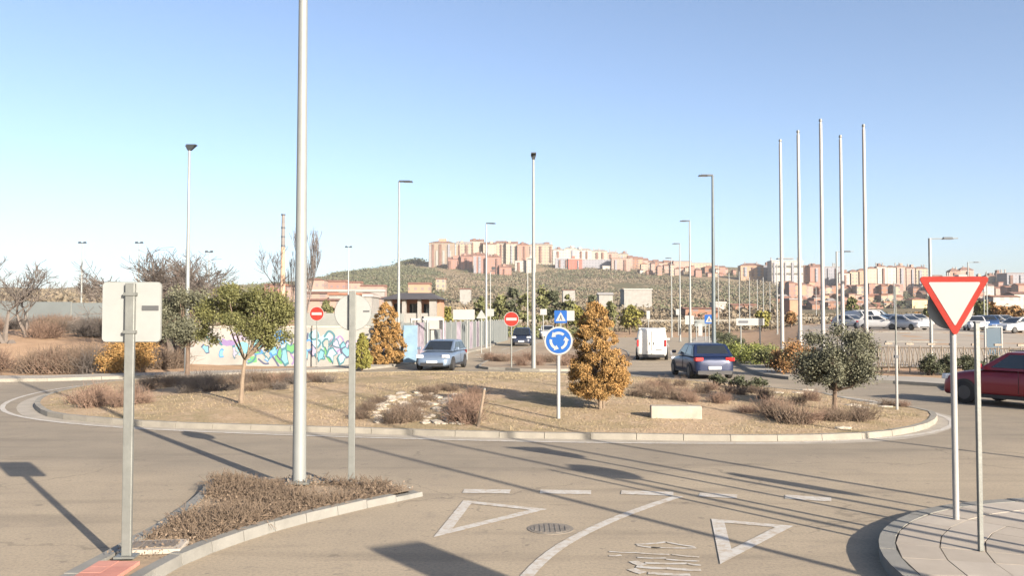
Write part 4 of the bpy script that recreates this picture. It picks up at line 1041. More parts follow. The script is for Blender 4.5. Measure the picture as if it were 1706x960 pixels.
    for ids in((0,1,5,4),(3,2,6,7)):
        if kind=='van': pane('side_window',ids,.15,.85,.15,.85)
        else:
            pane('side_window',ids,.14,.47,.14,.88); pane('side_window',ids,.50,.88,.14,.88)
            if not lod: pane('quarter_window',ids,.055,.115,.16,.8)
    # wheels
    r=.33 if kind in('suv','van') else .305; fx=(.31 if kind!='van' else .33)*L; rx=-.315*L if kind!='van' else -.30*L
    for x in(fx,rx):
        for s in(-1,1):
            y=s*(hw-.085)
            wh=MB().tube([(x,y-.10,r),(x,y-.085,r),(x,y+.085,r),(x,y+.10,r)],[r*.93,r,r,r*.93],20).obj('wheel','rubber',t,True)
            rm=MB().tube([(x,s*(hw+.005),r),(x,s*(hw+.018),r)],[r*.66,r*.60],16)
            rm.obj('rim','rim',wh)
            if not lod:
                ar=MB(); n2=12; R1=r*1.22; R0=r*1.04; P=[]
                for i in range(n2+1): a=PI*i/n2; P.append((x+R1*math.cos(a),r+R1*math.sin(a)*.98)); 
                Q=[(x+R1*math.cos(PI*i/n2),r+R1*math.sin(PI*i/n2)*.98) for i in range(n2+1)]
                ar.add([(px_,s*(hw*.999+.006),pz_) for px_,pz_ in Q]+[(px_,s*(hw*.9),pz_) for px_,pz_ in Q],[tuple(range(n2+1))]+[(i,i+1,n2+2+i,n2+1+i) for i in range(n2)])
                ar.obj('wheel_arch','black_plastic',t)
    xf=L/2; zh=.50*H if kind!='van' else .36*H
    for s in(-1,1):
        MB().box((xf*.935,s*hw*.72,zh-.02),(.22,.34,.15),M=Matrix.Rotation(-s*.35,3,'Z'),top=(.8,.9)).obj('headlight','headlight',t,bevel=.02)
        if kind=='van': MB().box((-xf-.005,s*hw*.86,.52*H),(.06,.10,.38)).obj('tail_light','tail',t)
        else: MB().box((-xf*.955,s*hw*.74,.565*H),(.20,.36,.15),M=Matrix.Rotation(s*.25,3,'Z')).obj('tail_light','tail',t,bevel=.02)
        MB().box((cb[1]*L*.80,s*(hw+.07),zt+.12),(.10,.18,.13)).obj('mirror',pm if not lod else 'black_plastic',t,bevel=0 if lod else .03)
        if not lod:
            for xx in(.02,-.2): MB().box((xx*L,s*(hw*.995+.008),zt-.12),(.16,.02,.025)).obj('door_handle',pm,t)
            MB().box((0,s*(hw*.985),.27),(L*.44,.04,.10)).obj('sill','black_plastic',t)
            MB().box((-.075*L,s*(hw*.997),.58*zt+.12),(.008,.012,zt*.62)).obj('door_gap','black_plastic',t)
    MB().box((xf*.985,0,.31),(.10,Wd*.62,.15)).obj('grille','black_plastic',t); MB().box((xf*1.012,0,.43),(.03,.50,.11)).obj('licence_plate','plate',t)
    MB().box((-xf*.985,0,.28),(.12,Wd*.80,.15)).obj('bumper_skirt','black_plastic',t); MB().box((-xf*(1.008),0,.47 if kind!='van' else .5),(.03,.52,.12)).obj('licence_plate','plate',t)
    if kind=='van':
        MB().box((-xf-.003,0,1.05),(.015,.012,1.35)).obj('door_gap','black_plastic',t)
        MB().box((-xf-.006,-hw*.45,.62),(.012,.36,.035)).obj('lettering_strip','sticker',t)
        for s in(-1,1): MB().box((-xf-.01,s*.12,1.0),(.03,.04,.16)).obj('door_handle','sticker',t)
    if kind=='suv' and not lod:
        for s in(-1,1): MB().box((-.15*L,s*hw*.66,H+.03),(L*.34,.04,.035)).obj('roof_rail','galv',t)
    return t
def at(u,y,z=None):
    x=px(u,y); return (x,y,(max(0,T(x,y)) if z is None else z)+.0)
car('parked_car','silver-blue hatchback coming towards the camera out of the left branch road','car',at(737,43.0,.004),R(-90-9),L=4.15,Wd=1.74,H=1.42,paint=(.25,.33,.45),kind='hatch',met=.55)
car('moving_car','small dark blue minivan with pale headlights approaching behind the no-entry sign','car',at(870,79,.004),R(-90-3),L=4.4,Wd=1.82,H=1.62,paint=(.02,.03,.06),kind='mpv')
car('moving_car','white car partly hidden by the roundabout sign, seen from the front behind the dark minivan','car',at(912,104,.004),R(-90),L=4.4,Wd=1.85,H=1.6,paint=(.6,.6,.6),kind='hatch')
car('delivery_van','tall white delivery van driving away, seen from the rear','van',at(1086,53.5,.004),R(90-9.5),L=5.0,Wd=1.86,H=1.96,paint=(.6,.6,.58),kind='van')
car('moving_car','dark blue hatchback leaving the roundabout, rear and left side in view','car',at(1167,37.3,.004),R(90+4),L=4.0,Wd=1.76,H=1.44,paint=(.010,.022,.07),kind='hatch')
car('moving_car','dark red suv entering from the right edge of the picture','car',(14.6,24.8,.004),R(119),L=4.15,Wd=1.78,H=1.55,paint=(.28,.014,.030),kind='suv')
pk=[(1418,96,'parked white car half hidden behind the olive top, left end of the parking lot',(.6,.6,.6),-60,'hatch'),
(1436,104,'white high van behind the rightmost flagpoles',(.6,.6,.6),-80,'van'),
(1466,88,'parked white car with dark windows just right of the rightmost flagpole',(.6,.6,.6),-35,'hatch'),
(1488,98,'parked silver-green car between the thin pole and the flagpole',(.35,.42,.42),-80,'hatch'),
(1496,92,'parked dark blue car directly behind the thin marker pole',(.03,.06,.16),-80,'hatch'),
(1512,86,'parked white and blue-windowed car right of the thin marker pole',(.58,.58,.6),-70,'hatch'),
(1528,100,'parked pale grey car beside the autumn trees left of the yield sign',(.6,.62,.62),-80,'hatch'),
(1645,92,'parked blue car seen above the small advertising panel',(.04,.10,.25),-100,'hatch'),
(1625,86,'parked pale car just behind the right edge of the yield sign',(.7,.7,.72),-110,'hatch'),
(1694,80,'large white parked car at the right edge of the picture',(.6,.6,.6),200,'sedan'),
(1672,96,'white parked car behind the large white one at the right edge',(.6,.6,.6),-80,'hatch'),
(1455,112,'white box-like vehicle behind the other parked cars',(.6,.6,.6),-30,'van')]
for u,y,lab,p_,hd,kd in pk:
    l=at(u,y); car('parked_car',lab,'car',(l[0],l[1],l[2]+.03),R(hd),paint=p_,kind=kd,lod=1,H=1.95 if kd=='van' else 1.46,L=4.9 if kd=='van' else 4.2,group='cars parked in the lot on the right')

# ---------------------------------------------------------------- walls, fences near
def wallrun(name,pts,h,th,m,label,cat,part='wall_section',m2=None,seg=2.2,posts=None,zf=0):
    t=empty(name,(pts[0][0],pts[0][1],0),0,label,cat); o0=Vector(pts[0][:2]); k=0
    for a,b in zip(pts,pts[1:]):
        a=Vector(a[:2]);b=Vector(b[:2]); d=b-a; n=max(1,round(d.length/seg)); rz=math.atan2(d.y,d.x)
        for i in range(n):
            c=a+d*((i+.5)/n)-o0; z=max(0,T(c.x+o0.x,c.y+o0.y))-.03; L=d.length/n
            mm=random.choice(m2) if m2 else m
            MB().box((c.x,c.y,z+h/2+zf),(L-.012,th,h),rz).obj(part,mm,t)
            if posts: MB().box((c.x-d.x/n/2,c.y-d.y/n/2,z+(h+.1)/2+zf),(.07,th+.07,h+.1),rz).obj('fence_post',posts,t)
    return t
yw=44.3
gw=wallrun('graffiti_wall',[(px(318,yw),yw),(px(668,yw+1.5),yw+1.5)],2.0,.22,'wall_white','long low white wall sprayed with teal, cyan and purple graffiti on the left','wall',part='wall_panel',seg=2.4)
MBc=MB().box(((px(668,yw+1.5)-px(318,yw))/2,.75,2.04),((px(668,yw+1.5)-px(318,yw))+.1,.32,.09),math.atan2(1.5,px(668,yw+1.5)-px(318,yw))).obj('coping','slab_b',gw)
# graffiti strokes: flat paint 4 mm proud of the wall
gx0=px(318,yw); gdir=Vector((px(668,yw+1.5)-gx0,1.5)).normalized()
def wallpt(u,v,off):
    # intersection with the wall's front face
    d=ray(u,v); nrm=Vector((gdir.y,-gdir.x)); o=Vector((gx0,yw))+nrm*(.11+off)
    t_=(o.x*nrm.x+o.y*nrm.y)/(d.x*nrm.x+d.y*nrm.y); return Vector((d.x*t_-gx0,d.y*t_-yw,CAMH+d.z*t_))
def stroke(pts,wd,m,off=.008):
    wd*=1.45
    P=resample([Vector(p) for p in pts],2.2); a=offs(P,wd/2); b=offs(P,-wd/2); mb=MB()
    for i in range(len(P)-1):
        mb.add([wallpt(*a[i],off),wallpt(*a[i+1],off),wallpt(*b[i+1],off),wallpt(*b[i],off)],[(0,1,2,3)])
    return mb.obj('graffiti_stroke',m,gw)
def blob(cx,cy,rx,ry,m,off=.004,n=18,sd=0):
    q=random.Random(sd+int(cx)); mb=MB(); mb.add([wallpt(cx+rx*math.cos(2*PI*i/n)*q.uniform(.75,1.15),cy+ry*math.sin(2*PI*i/n)*q.uniform(.75,1.15),off) for i in range(n)],[tuple(range(n))]).obj('graffiti_patch',m,gw)
mat('g_pale',(.26,.40,.44),.6); mat('g_lilac',(.32,.28,.38),.6)
for a_ in ((524,566,13,16,'g_pale'),(545,572,12,16,'g_pale'),(560,578,14,18,'g_lilac'),(585,580,12,16,'g_lilac'),(615,585,16,14,'wall_grey'),(466,560,14,10,'g_blue'),(405,580,12,10,'g_cyan'),(475,575,9,9,'g_pale'),(400,560,18,7,'g_lilac'),(380,572,14,5,'g_purple'),(420,600,10,6,'g_green'),(645,590,14,14,'panel_purple')): blob(*a_)
for st in (([(513,555),(512,575),(518,590),(530,592),(537,582)],2.2,'g_navy'),([(520,552),(516,560),(522,566),(530,562),(528,552)],2,'g_teal'),([(520,575),(527,581),(534,572),(530,566)],2,'g_teal'),([(540,562),(548,552),(557,560),(552,572),(543,575)],2.4,'g_teal'),([(545,570),(541,582),(546,596),(552,604)],2.6,'g_green'),([(536,590),(540,600)],3,'g_green'),([(560,568),(566,560),(572,568),(568,580),(560,588)],1.8,'g_purple'),([(575,575),(580,568),(584,580),(578,592)],1.8,'g_navy'),([(590,572),(596,582),(590,594),(582,590)],1.8,'g_purple'),([(600,568),(606,580),(600,592)],1.6,'g_teal'),([(455,552),(462,560),(472,556),(478,566),(468,574)],2.4,'g_blue'),([(450,590),(458,600),(465,612)],2,'g_navy'),([(455,575),(462,588),(460,598),(470,606)],3,'g_green'),([(410,590),(418,583),(426,593),(420,603),(412,606)],2,'g_teal'),([(430,598),(440,606),(448,606)],2,'g_navy'),([(435,587),(441,590)],3,'g_teal'),([(398,570),(404,582),(398,592)],2,'g_cyan'),([(484,590),(490,600),(486,608)],2,'g_purple'),([(370,565),(384,572),(398,566)],2.4,'g_purple'),([(345,560),(352,570),(362,566),(370,576)],2,'g_teal'),([(480,560),(487,566),(484,578)],2,'g_navy')):
    stroke(*st)
qg=random.Random(4)
for k in range(40):
    cx=345+k*7.4+qg.uniform(-4,4); cy=qg.uniform(572,596) if cx>430 else qg.uniform(580,600)
    if 640<cx or (cx<425 and k%3): continue
    rx,ry=qg.uniform(5,11),qg.uniform(9,17); fill=qg.choice(['g_pale','g_cyan','g_pale','wall_white','g_blue','g_lilac','g_cyan','wall_white','g_green']); edge=qg.choice(['g_navy','g_teal','g_blue','g_teal'])
    pts=[(cx+rx*qg.uniform(.3,1.3)*math.cos(2*PI*i/9),min(611,cy+ry*qg.uniform(.3,1.2)*math.sin(2*PI*i/9))) for i in range(9)]
    z_=.010+.0012*k
    def ply(f,off,m):
        P=[Vector(((p[0]-cx)*f+cx,(p[1]-cy)*f+cy)) for p in pts]; mb=MB(); mb.add([wallpt(p.x,p.y,off) for p in P],[tuple(range(len(P)))]); mb.obj('graffiti_letter',m,gw)
    ply(1.0,z_,edge); ply(.72,z_+.0006,fill)
wallrun('grey_wall',[(px(495,49),49),(px(672,52),52)],2.75,.2,'wall_grey','taller plain grey wall rising behind the graffiti wall','wall',part='wall_panel',seg=3)
fp=[(px(670,47.5),47.5),(px(722,54),54),(px(775,65),65),(px(812,79),79),(px(846,98),98)]
pf=wallrun('panel_fence',fp,2.25,.05,'panel_grey','long grey corrugated panel fence with blue and purple graffiti along the left branch road','fence',m2=['panel_grey','panel_grey','panel_grey','panel_purple'],part='fence_panel',seg=1.9,posts='pale_lamp_pole')
t=empty('fence_screen',(px(681,47.0),47.0,0),R(40),'bright blue sprayed panel at the near end of the corrugated fence','panel'); MB().box((0,-.15,1.1),(.9,.06,2.0)).obj('panel','panel_blue',t)
t=empty('white_gate_frame',(px(712,50),50,0),R(40),'white tubular gate frame in front of the corrugated fence','gate')
for s in(-1.1,0,1.1): MB().box((s,0,1.2),(.08,.08,2.4)).obj('post','white_pole',t)
MB().box((0,0,2.43),(2.3,.1,.1)).obj('top_rail','white_pole',t)
t=empty('white_cabinet',(px(722,53),53,0),R(20),'pale box-shaped cabinet on the panel fence','cabinet'); MB().box((0,.3,2.2),(1.2,.5,.8)).obj('box','wall_white',t,bevel=.03); MB().box((0,.3,.9),(.2,.2,1.8)).obj('stand','wall_white',t)
# court netting on the left
net=wallrun('court_fence',[(px(-250,70),70),(px(262,72),72)],1.75,.05,'net_grey','long grey-green court netting behind the brown bushes on the left bank','fence',part='net_panel',seg=3.5,posts='wall_grey',zf=.0)
# ornamental iron fence with crossed bars on the right
a=Vector((px(1462,40.5),40.5)); b=Vector((px(1720,38.0),38.0)); d=b-a; n=14
t=empty('iron_fence',(a.x,a.y,0),0,'low rusty iron fence with crossed bars in front of the parking lot','fence')
for i in range(n):
    p0=d*(i/n); p1=d*((i+1)/n)
    mb=MB(); zb=.25; ztp=1.15
    for f0,f1,z0_,z1_ in((.1,.45,zb,ztp),(.45,.1,zb,ztp),(.55,.9,zb,ztp),(.9,.55,zb,ztp)):
        q0=p0.lerp(p1,f0); q1=p0.lerp(p1,f1); mb.tube([(q0.x,q0.y,z0_),((q0.x+q1.x)/2,(q0.y+q1.y)/2-.05,(z0_+z1_)/2),(q1.x,q1.y,z1_)],.025,5)
    mb.tube([(p0.x,p0.y,zb),(p1.x,p1.y,zb)],.022,5); mb.tube([(p0.x,p0.y,ztp),(p1.x,p1.y,ztp)],.03,5)
    mb.obj('cross_bars','iron',t)
    MB().tube([(p0.x,p0.y,0),(p0.x,p0.y,1.22)],.03,6).obj('fence_post','iron',t); 
    if i%2: MB().box((p0.x,p0.y,1.31),(.34,.10,.09)).obj('post_cap','iron',t)
# parking lot surface
lp=[Vector((px(1335,58),58)),Vector((px(1460,44),44)),Vector((px(1800,44),44)),Vector((px(2300,48),48)),Vector((px(2300,125),125)),Vector((px(1345,125),125))]
gx=[];NU=40;NV=30;V=[];Fc=[]
for j in range(NV+1):
    y=44+(122-44)*j/NV
    for i in range(NU+1):
        u0=1335+max(0,(58-y))/14*125; u=u0+(2500-u0)*i/NU; x=px(u,y); V.append((x,y,T(x,y)+.02))
for j in range(NV):
    for i in range(NU): k=j*(NU+1)+i; Fc.append((k,k+1,k+NU+2,k+NU+1))
o=mk_obj('parking_lot',npmesh('parking_lot',V,Fc,'lot',True)); tag(o,kind='structure')
# low kerb/wall line in the lot
for y,u0,u1,lab in((62,1475,1560,'low pale kerb line at the front of the parking lot'),(78,1440,1640,'low pale kerb line farther back in the parking lot')):
    wallrun('lot_kerb',[(px(u0,y),y),(px(u1,y),y)],.11,.25,'kerb',lab,'kerb',part='kerb_stone',seg=1.5)
# advertising panel
y=42; c=W(1655,569,y); t=empty('advertising_panel',(c.x,y,0),R(-6),'small advertising panel with a white frame and blue glass behind the red suv','advertising panel')
w_=26/F*y; h_=48/F*y
MB().box((0,0,c.z),(w_*.86,.08,h_*.92)).obj('glass','glass_blue',t); 
for s in(-1,1): MB().box((s*w_/2,0,c.z/2+h_/4),(.06,.12,c.z+h_/2)).obj('post','white_pole',t)
MB().box((0,0,c.z+h_/2),(w_+.06,.13,.06)).obj('top_rail','white_pole',t)
# small round-topped blue board and white post by far road
y=75; c=W(1152,532,y)
board(1141,1156,526,541,80,[1148],'small white board among the thin poles left of the blue crossing sign')
board(1157,1177,533,544,90,[1160,1175],'low teal-grey board behind the white marker post',m='panel_grey')
board(1163,1170,540,560,70,[],'short white upright marker left of the tall dark lamp post',zb=0)
board(1077,1083,518,532,120,[1080],'tiny white upright sign right of the rounded green tree')
board(1126,1134,515,525,120,[1130],'tiny white square sign beneath the distant lamp')

# ---------------------------------------------------------------- middle distance
rail=wallrun('bridge_parapet',[(px(845,190),190),(px(1260,190),190)],1.15,.3,'kerb_pale','long low pale wall crossing beyond the end of the far road','wall',part='wall_section',seg=6)
wallrun('bridge_parapet',[(px(1262,150),150),(px(1420,150),150)],1.0,.3,'kerb_pale','low pale wall right of the crossing, behind the white direction board','wall',part='wall_section',seg=6)
def tree_far(u,vb,vt,wd_px,y,leaf,label,group=None,n=1400,size=.28,seed=0,name='round_tree'):
    b=W(u,vb,y); z=min(b.z,T(b.x,y)); h=W(u,vt,y).z-z; wd=wd_px/F*y
    t=empty(name,(b.x,y,z),0,label,'tree',group); MB().tube([(0,0,-.3),(0,0,h*.5)],[.16,.1],6).obj('trunk','bark',t)
    cl=rand_clumps(14,0,h*.58,wd/2*.75,h*.36,wd*.14,wd*.24,seed=seed); mk_obj('crown',leaf_mesh('crown',clump_pts(cl,n,.4),size,leaf),t)
mid=[(832,530,482,34,'leaf_mid','leftmost of the green trees beyond the far road, right of the pink towers'),(855,532,478,30,'leaf_dark','second green tree beyond the far road, behind the no-entry disc'),(872,532,484,26,'leaf_mid','green tree just left of the tall conical lamp'),(905,530,476,32,'leaf_mid','green tree directly right of the tall conical lamp'),(925,530,480,30,'leaf_dark','dark green tree above the blue crossing sign'),(945,532,487,26,'leaf_mid','green tree right above the crossing sign'),(963,534,503,24,'leaf_yellow','yellowish rounded shrub tree right of the crossing sign'),(982,532,484,26,'leaf_dark','dark tree touching the tip of the golden conifer'),(1016,528,498,22,'leaf_mid','small tree right behind the tip of the golden conifer'),(1050,532,502,46,'leaf_yellow','wide rounded clipped yellow-green tree above the white van'),(800,522,492,26,'leaf_mid','low green tree left of the green row'),(742,528,508,22,'leaf_yellow','small yellow-green tree at the right end of the dark-roofed house'),(1420,520,495,22,'leaf_mid','small green tree below the middle flagpoles'),(1318,540,520,22,'leaf_rust','small rusty tree left of the olive'),(1536,556,516,26,'leaf_rust','rust-coloured tree behind the left edge of the yield sign'),(1552,552,508,22,'leaf_mid','green-brown tree behind the upper left of the yield sign'),(1660,530,505,36,'leaf_rust','rust-orange tree right of the yield sign'),(1690,532,508,34,'leaf_rust','rust-orange tree at the right edge beyond the parked cars'),(1635,528,500,30,'leaf_mid','green-brown tree just right of the yield sign'),(600,528,498,26,'leaf_mid','green-brown tree behind the grey wall left of the far golden conifer'),(575,526,503,24,'leaf_dark','dark tree behind the grey wall, left of the round sign back'),(545,520,500,22,'leaf_mid','tree peeping over the grey wall above the no-entry disc'),(1270,540,516,26,'leaf_yellow','yellowish bush tree above the white direction board')]
for k,(u,vb,vt,wd,lf,lab) in enumerate(mid): tree_far(u,vb,vt,wd,125 if u<1500 else 118,lf,lab,seed=300+k,n=1500,size=.30)
# chimney
y=230; b=W(471,470,y); t=empty('brick_chimney',(b.x,y,b.z-4),0,'tall slim brick factory chimney with a dark sooty top','chimney')
h1=W(471,412,y).z-b.z+4; h2=W(471,357,y).z-b.z+4; r=3.7/F*y
MB().tube([(0,0,0),(0,0,h1)],[r*1.25,r*.92],16).obj('shaft','chimney',t,True); MB().tube([(0,0,h1),(0,0,h2)],[r*.90,r*.68],16).obj('sooty_top','chimney_top',t,True)
for z in(h1+.2,h1+2.6,h1+5,h2-.3): MB().tube([(0,0,z),(0,0,z+.35)],r*.98,16).obj('iron_band','sign_dark',t)
# dark hipped roof house with porch
y=96; a=W(640,524,y); b=W(728,524,y); L=b.x-a.x; z0=a.z-2.6; t=empty('porch_house',((a.x+b.x)/2,y,z0),R(-3),'pale house with a dark hipped roof and open pillared porch behind the far conifer','house')
ht=W(680,499,y).z-z0; hr=W(680,487,y).z-z0
MB().box((0,4.2,ht/2),(L,4,ht)).obj('back_wall','brick_red',t)
for x_,w_ in((-L*.43,L*.14),(-L*.12,L*.07),(L*.17,L*.06),(L*.43,L*.13)): MB().box((x_,0,ht/2),(w_,.7,ht)).obj('pillar','wall_white',t)
MB().box((0,0,ht*.5),(L*.9,.3,1.2)).obj('parapet','wall_white',t)
MB().add([(-L/2-.5,-.9,ht),(L/2+.5,-.9,ht),(L/2+.5,6.5,ht),(-L/2-.5,6.5,ht),(-L/2+1.2,2.6,hr),(L/2-1.0,2.6,hr)],[(3,2,1,0),(0,1,5,4),(1,2,5),(2,3,4,5),(3,0,4)]).obj('roof','roof_dark',t)
for x_ in(-L*.28,L*.02,L*.30): MB().box((x_,2.18,ht*.75),(1.2,.08,1.2)).obj('window','glass_dark',t)

def building(u0,u1,vt,vb,y,wm,roof,rtype,label,cat='building',name='apartment_building',group=None,depth=None,rh=None,rz=0,under=10):
    a=W(u0,vb,y); b=W(u1,vt,y); L=b.x-a.x; dp=depth or min(max(L*.5,7),16); rh=rh if rh is not None else min((b.z-a.z)*.22,2.6)
    h=(b.z-a.z)-(rh if rtype!='flat' else .5)
    t=empty(name,((a.x+b.x)/2,y,a.z),rz,label,cat,group)
    MB().box((0,dp/2,(h-under)/2),(L,dp,h+under)).obj('wall',wm,t)
    e=.4
    if rtype=='hip': MB().add([(-L/2-e,-e,h),(L/2+e,-e,h),(L/2+e,dp+e,h),(-L/2-e,dp+e,h),(-L/2+min(dp/2,L*.4),dp/2,h+rh),(L/2-min(dp/2,L*.4),dp/2,h+rh)],[(3,2,1,0),(0,1,5,4),(1,2,5),(2,3,4,5),(3,0,4)]).obj('roof',roof,t)
    elif rtype=='gable': MB().add([(-L/2-e,-e,h),(L/2+e,-e,h),(L/2+e,dp+e,h),(-L/2-e,dp+e,h),(-L/2-e,dp/2,h+rh),(L/2+e,dp/2,h+rh)],[(3,2,1,0),(0,1,5,4),(1,2,5),(2,3,4,5),(3,0,4)]).obj('roof',roof,t)
    else: MB().box((0,dp/2,h+.25),(L+.5,dp+.5,.5)).obj('roof',roof,t)
    if y>700 and L>9 and h>9:
        q2=random.Random(int(u0*7+vt)); nb_=max(1,int(L/7))
        for i in range(nb_):
            x_=-L/2+(i+.5+q2.uniform(-.25,.25))*L/nb_
            MB().box((x_,-.45,h/2-.6),(q2.uniform(1.2,2.4),1.0,h-1.5)).obj('balcony_stack','w_grey' if q2.random()<.5 else 'roof_brown',t)
        if q2.random()<.7: MB().box((q2.uniform(-.3,.3)*L,dp*.4,h+1.6),(L*.22,3.5,3.2)).obj('roof_room',wm if q2.random()<.5 else 'roof_brown',t)
        for i in range(2): MB().box((q2.uniform(-.45,.45)*L,dp*q2.uniform(.2,.7),h+2.0),(.9,.9,3.4)).obj('roof_stack','roof_grey',t)
    return t,L,h,dp
cre=window_mat('w_cream',(.36,.295,.22)); cre2=window_mat('w_cream2',(.40,.345,.275),3.4,3.1,amount=.5); pink=window_mat('w_pink',(.33,.175,.135),2.9,2.9,amount=.55); tanw=window_mat('w_tan',(.27,.215,.16),3.0,3.0,amount=.4)
whi=window_mat('w_white',(.42,.39,.355),3.5,3.0,amount=.5); ora=window_mat('w_orange',(.27,.145,.095),3.4,2.9,amount=.6); brn=window_mat('w_brown',(.36,.20,.15),3.2,3.0,amount=.6); pea=window_mat('w_peach',(.38,.25,.165),3.4,3.0,amount=.6)
gry=window_mat('w_grey',(.25,.25,.28),3.0,3.0,amount=.6); red=window_mat('w_red',(.45,.12,.09),4,3,amount=.3); pnk2=window_mat('w_pale_pink',(.36,.25,.205),3.0,2.9,amount=.5); yel=window_mat('w_yellow',(.55,.45,.27),3.4,3.0,amount=.5)
def B(u0,u1,vt,vb,y,wm,roof,rt,label,**k): return building(u0,u1,vt,vb,y,wm,roof,rt,label,**k)
# hilltop quarter, left to right
t,L,h,dp=B(714,757,401,449,872,'w_tan','roof_brown','hip','tan hilltop tower with pale vertical stripes, leftmost of the high buildings',rh=2.2)
for x_ in(-L*.18,L*.08,L*.33): MB().box((x_,-.3,(h-12)/2+4),(L*.085,.6,h-12)).obj('facade_strip','wall_white',t)
MB().box((-L*.44,-.2,h/2-2),(L*.1,.5,h)).obj('corner_strip','roof_grey',t)
MB().box((L*.02,dp/2,h+3.0),(L*.3,4,3)).obj('roof_room','brick_red',t)
B(759,785,402,443,905,'w_cream','roof_grey','gable','cream hilltop block just right of the striped tan tower')
B(783,806,398,440,912,'w_cream2','roof_brown','gable','pale cream hilltop block with a raised gable, above the left pink tower')
B(805,826,403,440,906,'w_cream2','roof_brown','gable','pale hilltop block behind the lamp post, above the larger pink tower')
B(826,844,401,442,910,'w_cream','roof_brown','gable','cream hilltop block with a brown jagged roof, third from the brown one')
B(843,863,402,444,906,'w_cream2','roof_brown','gable','whitish hilltop block with a brown roof left of the brown block')
B(862,881,404,434,902,'w_brown','roof_brown','hip','narrow dark brown hilltop block between cream ones')
B(880,921,404,438,908,'w_cream','roof_grey','hip','broad cream hilltop block directly behind the tall conical lamp')
t,L,h,dp=B(746,770,428,458,850,'w_pink','roof_brown','gable','smaller pink brick tower, left stepped half, below the striped tower'); MB().box((L*.1,3,h+1.5),(L*.5,5,5)).obj('upper_storey','w_pink',t)
B(768,787,423,455,846,'w_pink','roof_brown','gable','smaller pink brick tower, right half, left of the larger pink tower')
t,L,h,dp=B(789,812,421,470,826,'w_pink','roof_brown','gable','larger pink brick tower, left half with a dark side, behind the short-armed lamp')
MB().box((-L*.4,-.3,h/2-1),(L*.2,.7,h)).obj('grey_bay','w_grey',t)  # grey strip up the left of the tower front
t,L,h,dp=B(810,834,424,470,822,'w_pink','roof_brown','hip','larger pink brick tower, middle part with a round window'); MB().box((0,-.2,h*.55),(3,.5,3)).obj('dark_window','glass_dark',t)
B(832,852,441,473,818,'w_pink','roof_brown','gable','larger pink brick tower, lower right wing')
B(858,878,434,456,856,'w_white','roof_grey','flat','small white block just left of the tall conical lamp below the brown block')
B(877,893,430,458,852,'w_white','roof_white','flat','narrow white block hidden behind the tall conical lamp')
for k,(a,b_,c_,d_,m_,r_) in enumerate(((920,940,413,434,'w_white','roof_grey'),(940,962,411,434,'w_white','roof_grey'),(962,986,413,434,'w_white','roof_grey'),(986,1012,415,436,'w_cream2','roof_grey'),(1012,1030,418,438,'w_pale_pink','roof_grey'),(1030,1047,420,440,'w_cream','roof_grey'))):
    B(a,b_,c_,d_,908,m_,r_,'hip',['first from the left','second from the left','third from the left','fourth from the left','fifth, pinkish','last, tan'][k]+' of the white hilltop terraces right of the tall lamp',rh=2.2)
B(925,948,430,446,880,'w_grey','roof_white','flat','dark low block with a flat white roof under the white terraces'); B(947,970,431,449,878,'w_red','roof_white','flat','red low block under the white terraces'); B(969,1021,432,446,882,'w_grey','roof_white','flat','long low grey block with a white flat roof, right of the red one'); B(1004,1030,443,451,870,'w_white','roof_white','flat','low white shed under the long grey block')
B(1019,1050,430,455,868,'w_pale_pink','roof_brown','flat','pinkish block at the right end of the hilltop terraces')
mm=['w_pale_pink','w_orange','w_peach','w_pale_pink','w_cream','w_orange','w_pale_pink','w_peach']
for k in range(11):
    u=1046+k*8.6; vt=427+k*1.1+random.uniform(-2,2); B(u,u+8.2,vt,446+k*.6,895,mm[k%8],'roof_brown','gable','small pinkish terraced house in the row stepping down right from the hilltop',cat='house',name='terraced_house',group='terraced houses right of the hilltop')
B(1122,1152,435,446,885,'w_pale_pink','roof_brown','flat','long low pink block with trees on its roofline at the top of the slope'); B(1152,1186,438,449,900,'w_cream','roof_grey','flat','long low pale block left of the tall dark lamp post')
q=random.Random(91)
for k in range(46):
    u=q.uniform(1048,1290); f=(u-1048)/242; vb=446+f*10+q.choice([0,5,10])
    B(u,u+q.uniform(5,11),vb-q.uniform(6,11),vb,q.uniform(815,875),q.choice(['w_orange','w_pale_pink','w_pink','w_cream','w_white','w_brown']),q.choice(['roof_brown','tile_orange']),q.choice(['gable','hip']),'small house on the upper slope, '+('just right of the hilltop terraces' if u<1110 else 'around the farther lamp posts' if u<1175 else 'behind the tall dark lamp post' if u<1215 else 'left of the peach-coloured block'),cat='house',name='slope_house',group='small houses on the slope right of the hilltop',depth=8,rh=1.5)
t,L,h,dp=B(1234,1272,438,461,800,'w_peach','roof_brown','hip','peach-coloured block with a brown roof left of the flagpoles')
B(1271,1288,442,462,806,'w_grey','roof_grey','flat','dark grey block between the peach one and the white modern one')
t,L,h,dp=B(1286,1338,434,472,780,'w_white','roof_white','flat','large white modern building behind the two leftmost flagpoles'); MB().box((0,dp/2,h+2.5),(L*.5,6,1.0)).obj('roof_canopy','roof_grey',t)
for z_ in (.42,.75): MB().box((0,-.25,h*z_),(L*.96,.3,1.6)).obj('window_band','glass_dark',t)
B(1340,1352,442,470,792,'w_brown','roof_brown','flat','brown block between the second and third flagpoles'); B(1350,1371,440,470,786,'w_pink','roof_brown','gable','pinkish-red block left of the middle flagpole'); B(1374,1402,444,476,800,'w_grey','roof_grey','flat','grey block between the middle and fourth flagpoles')
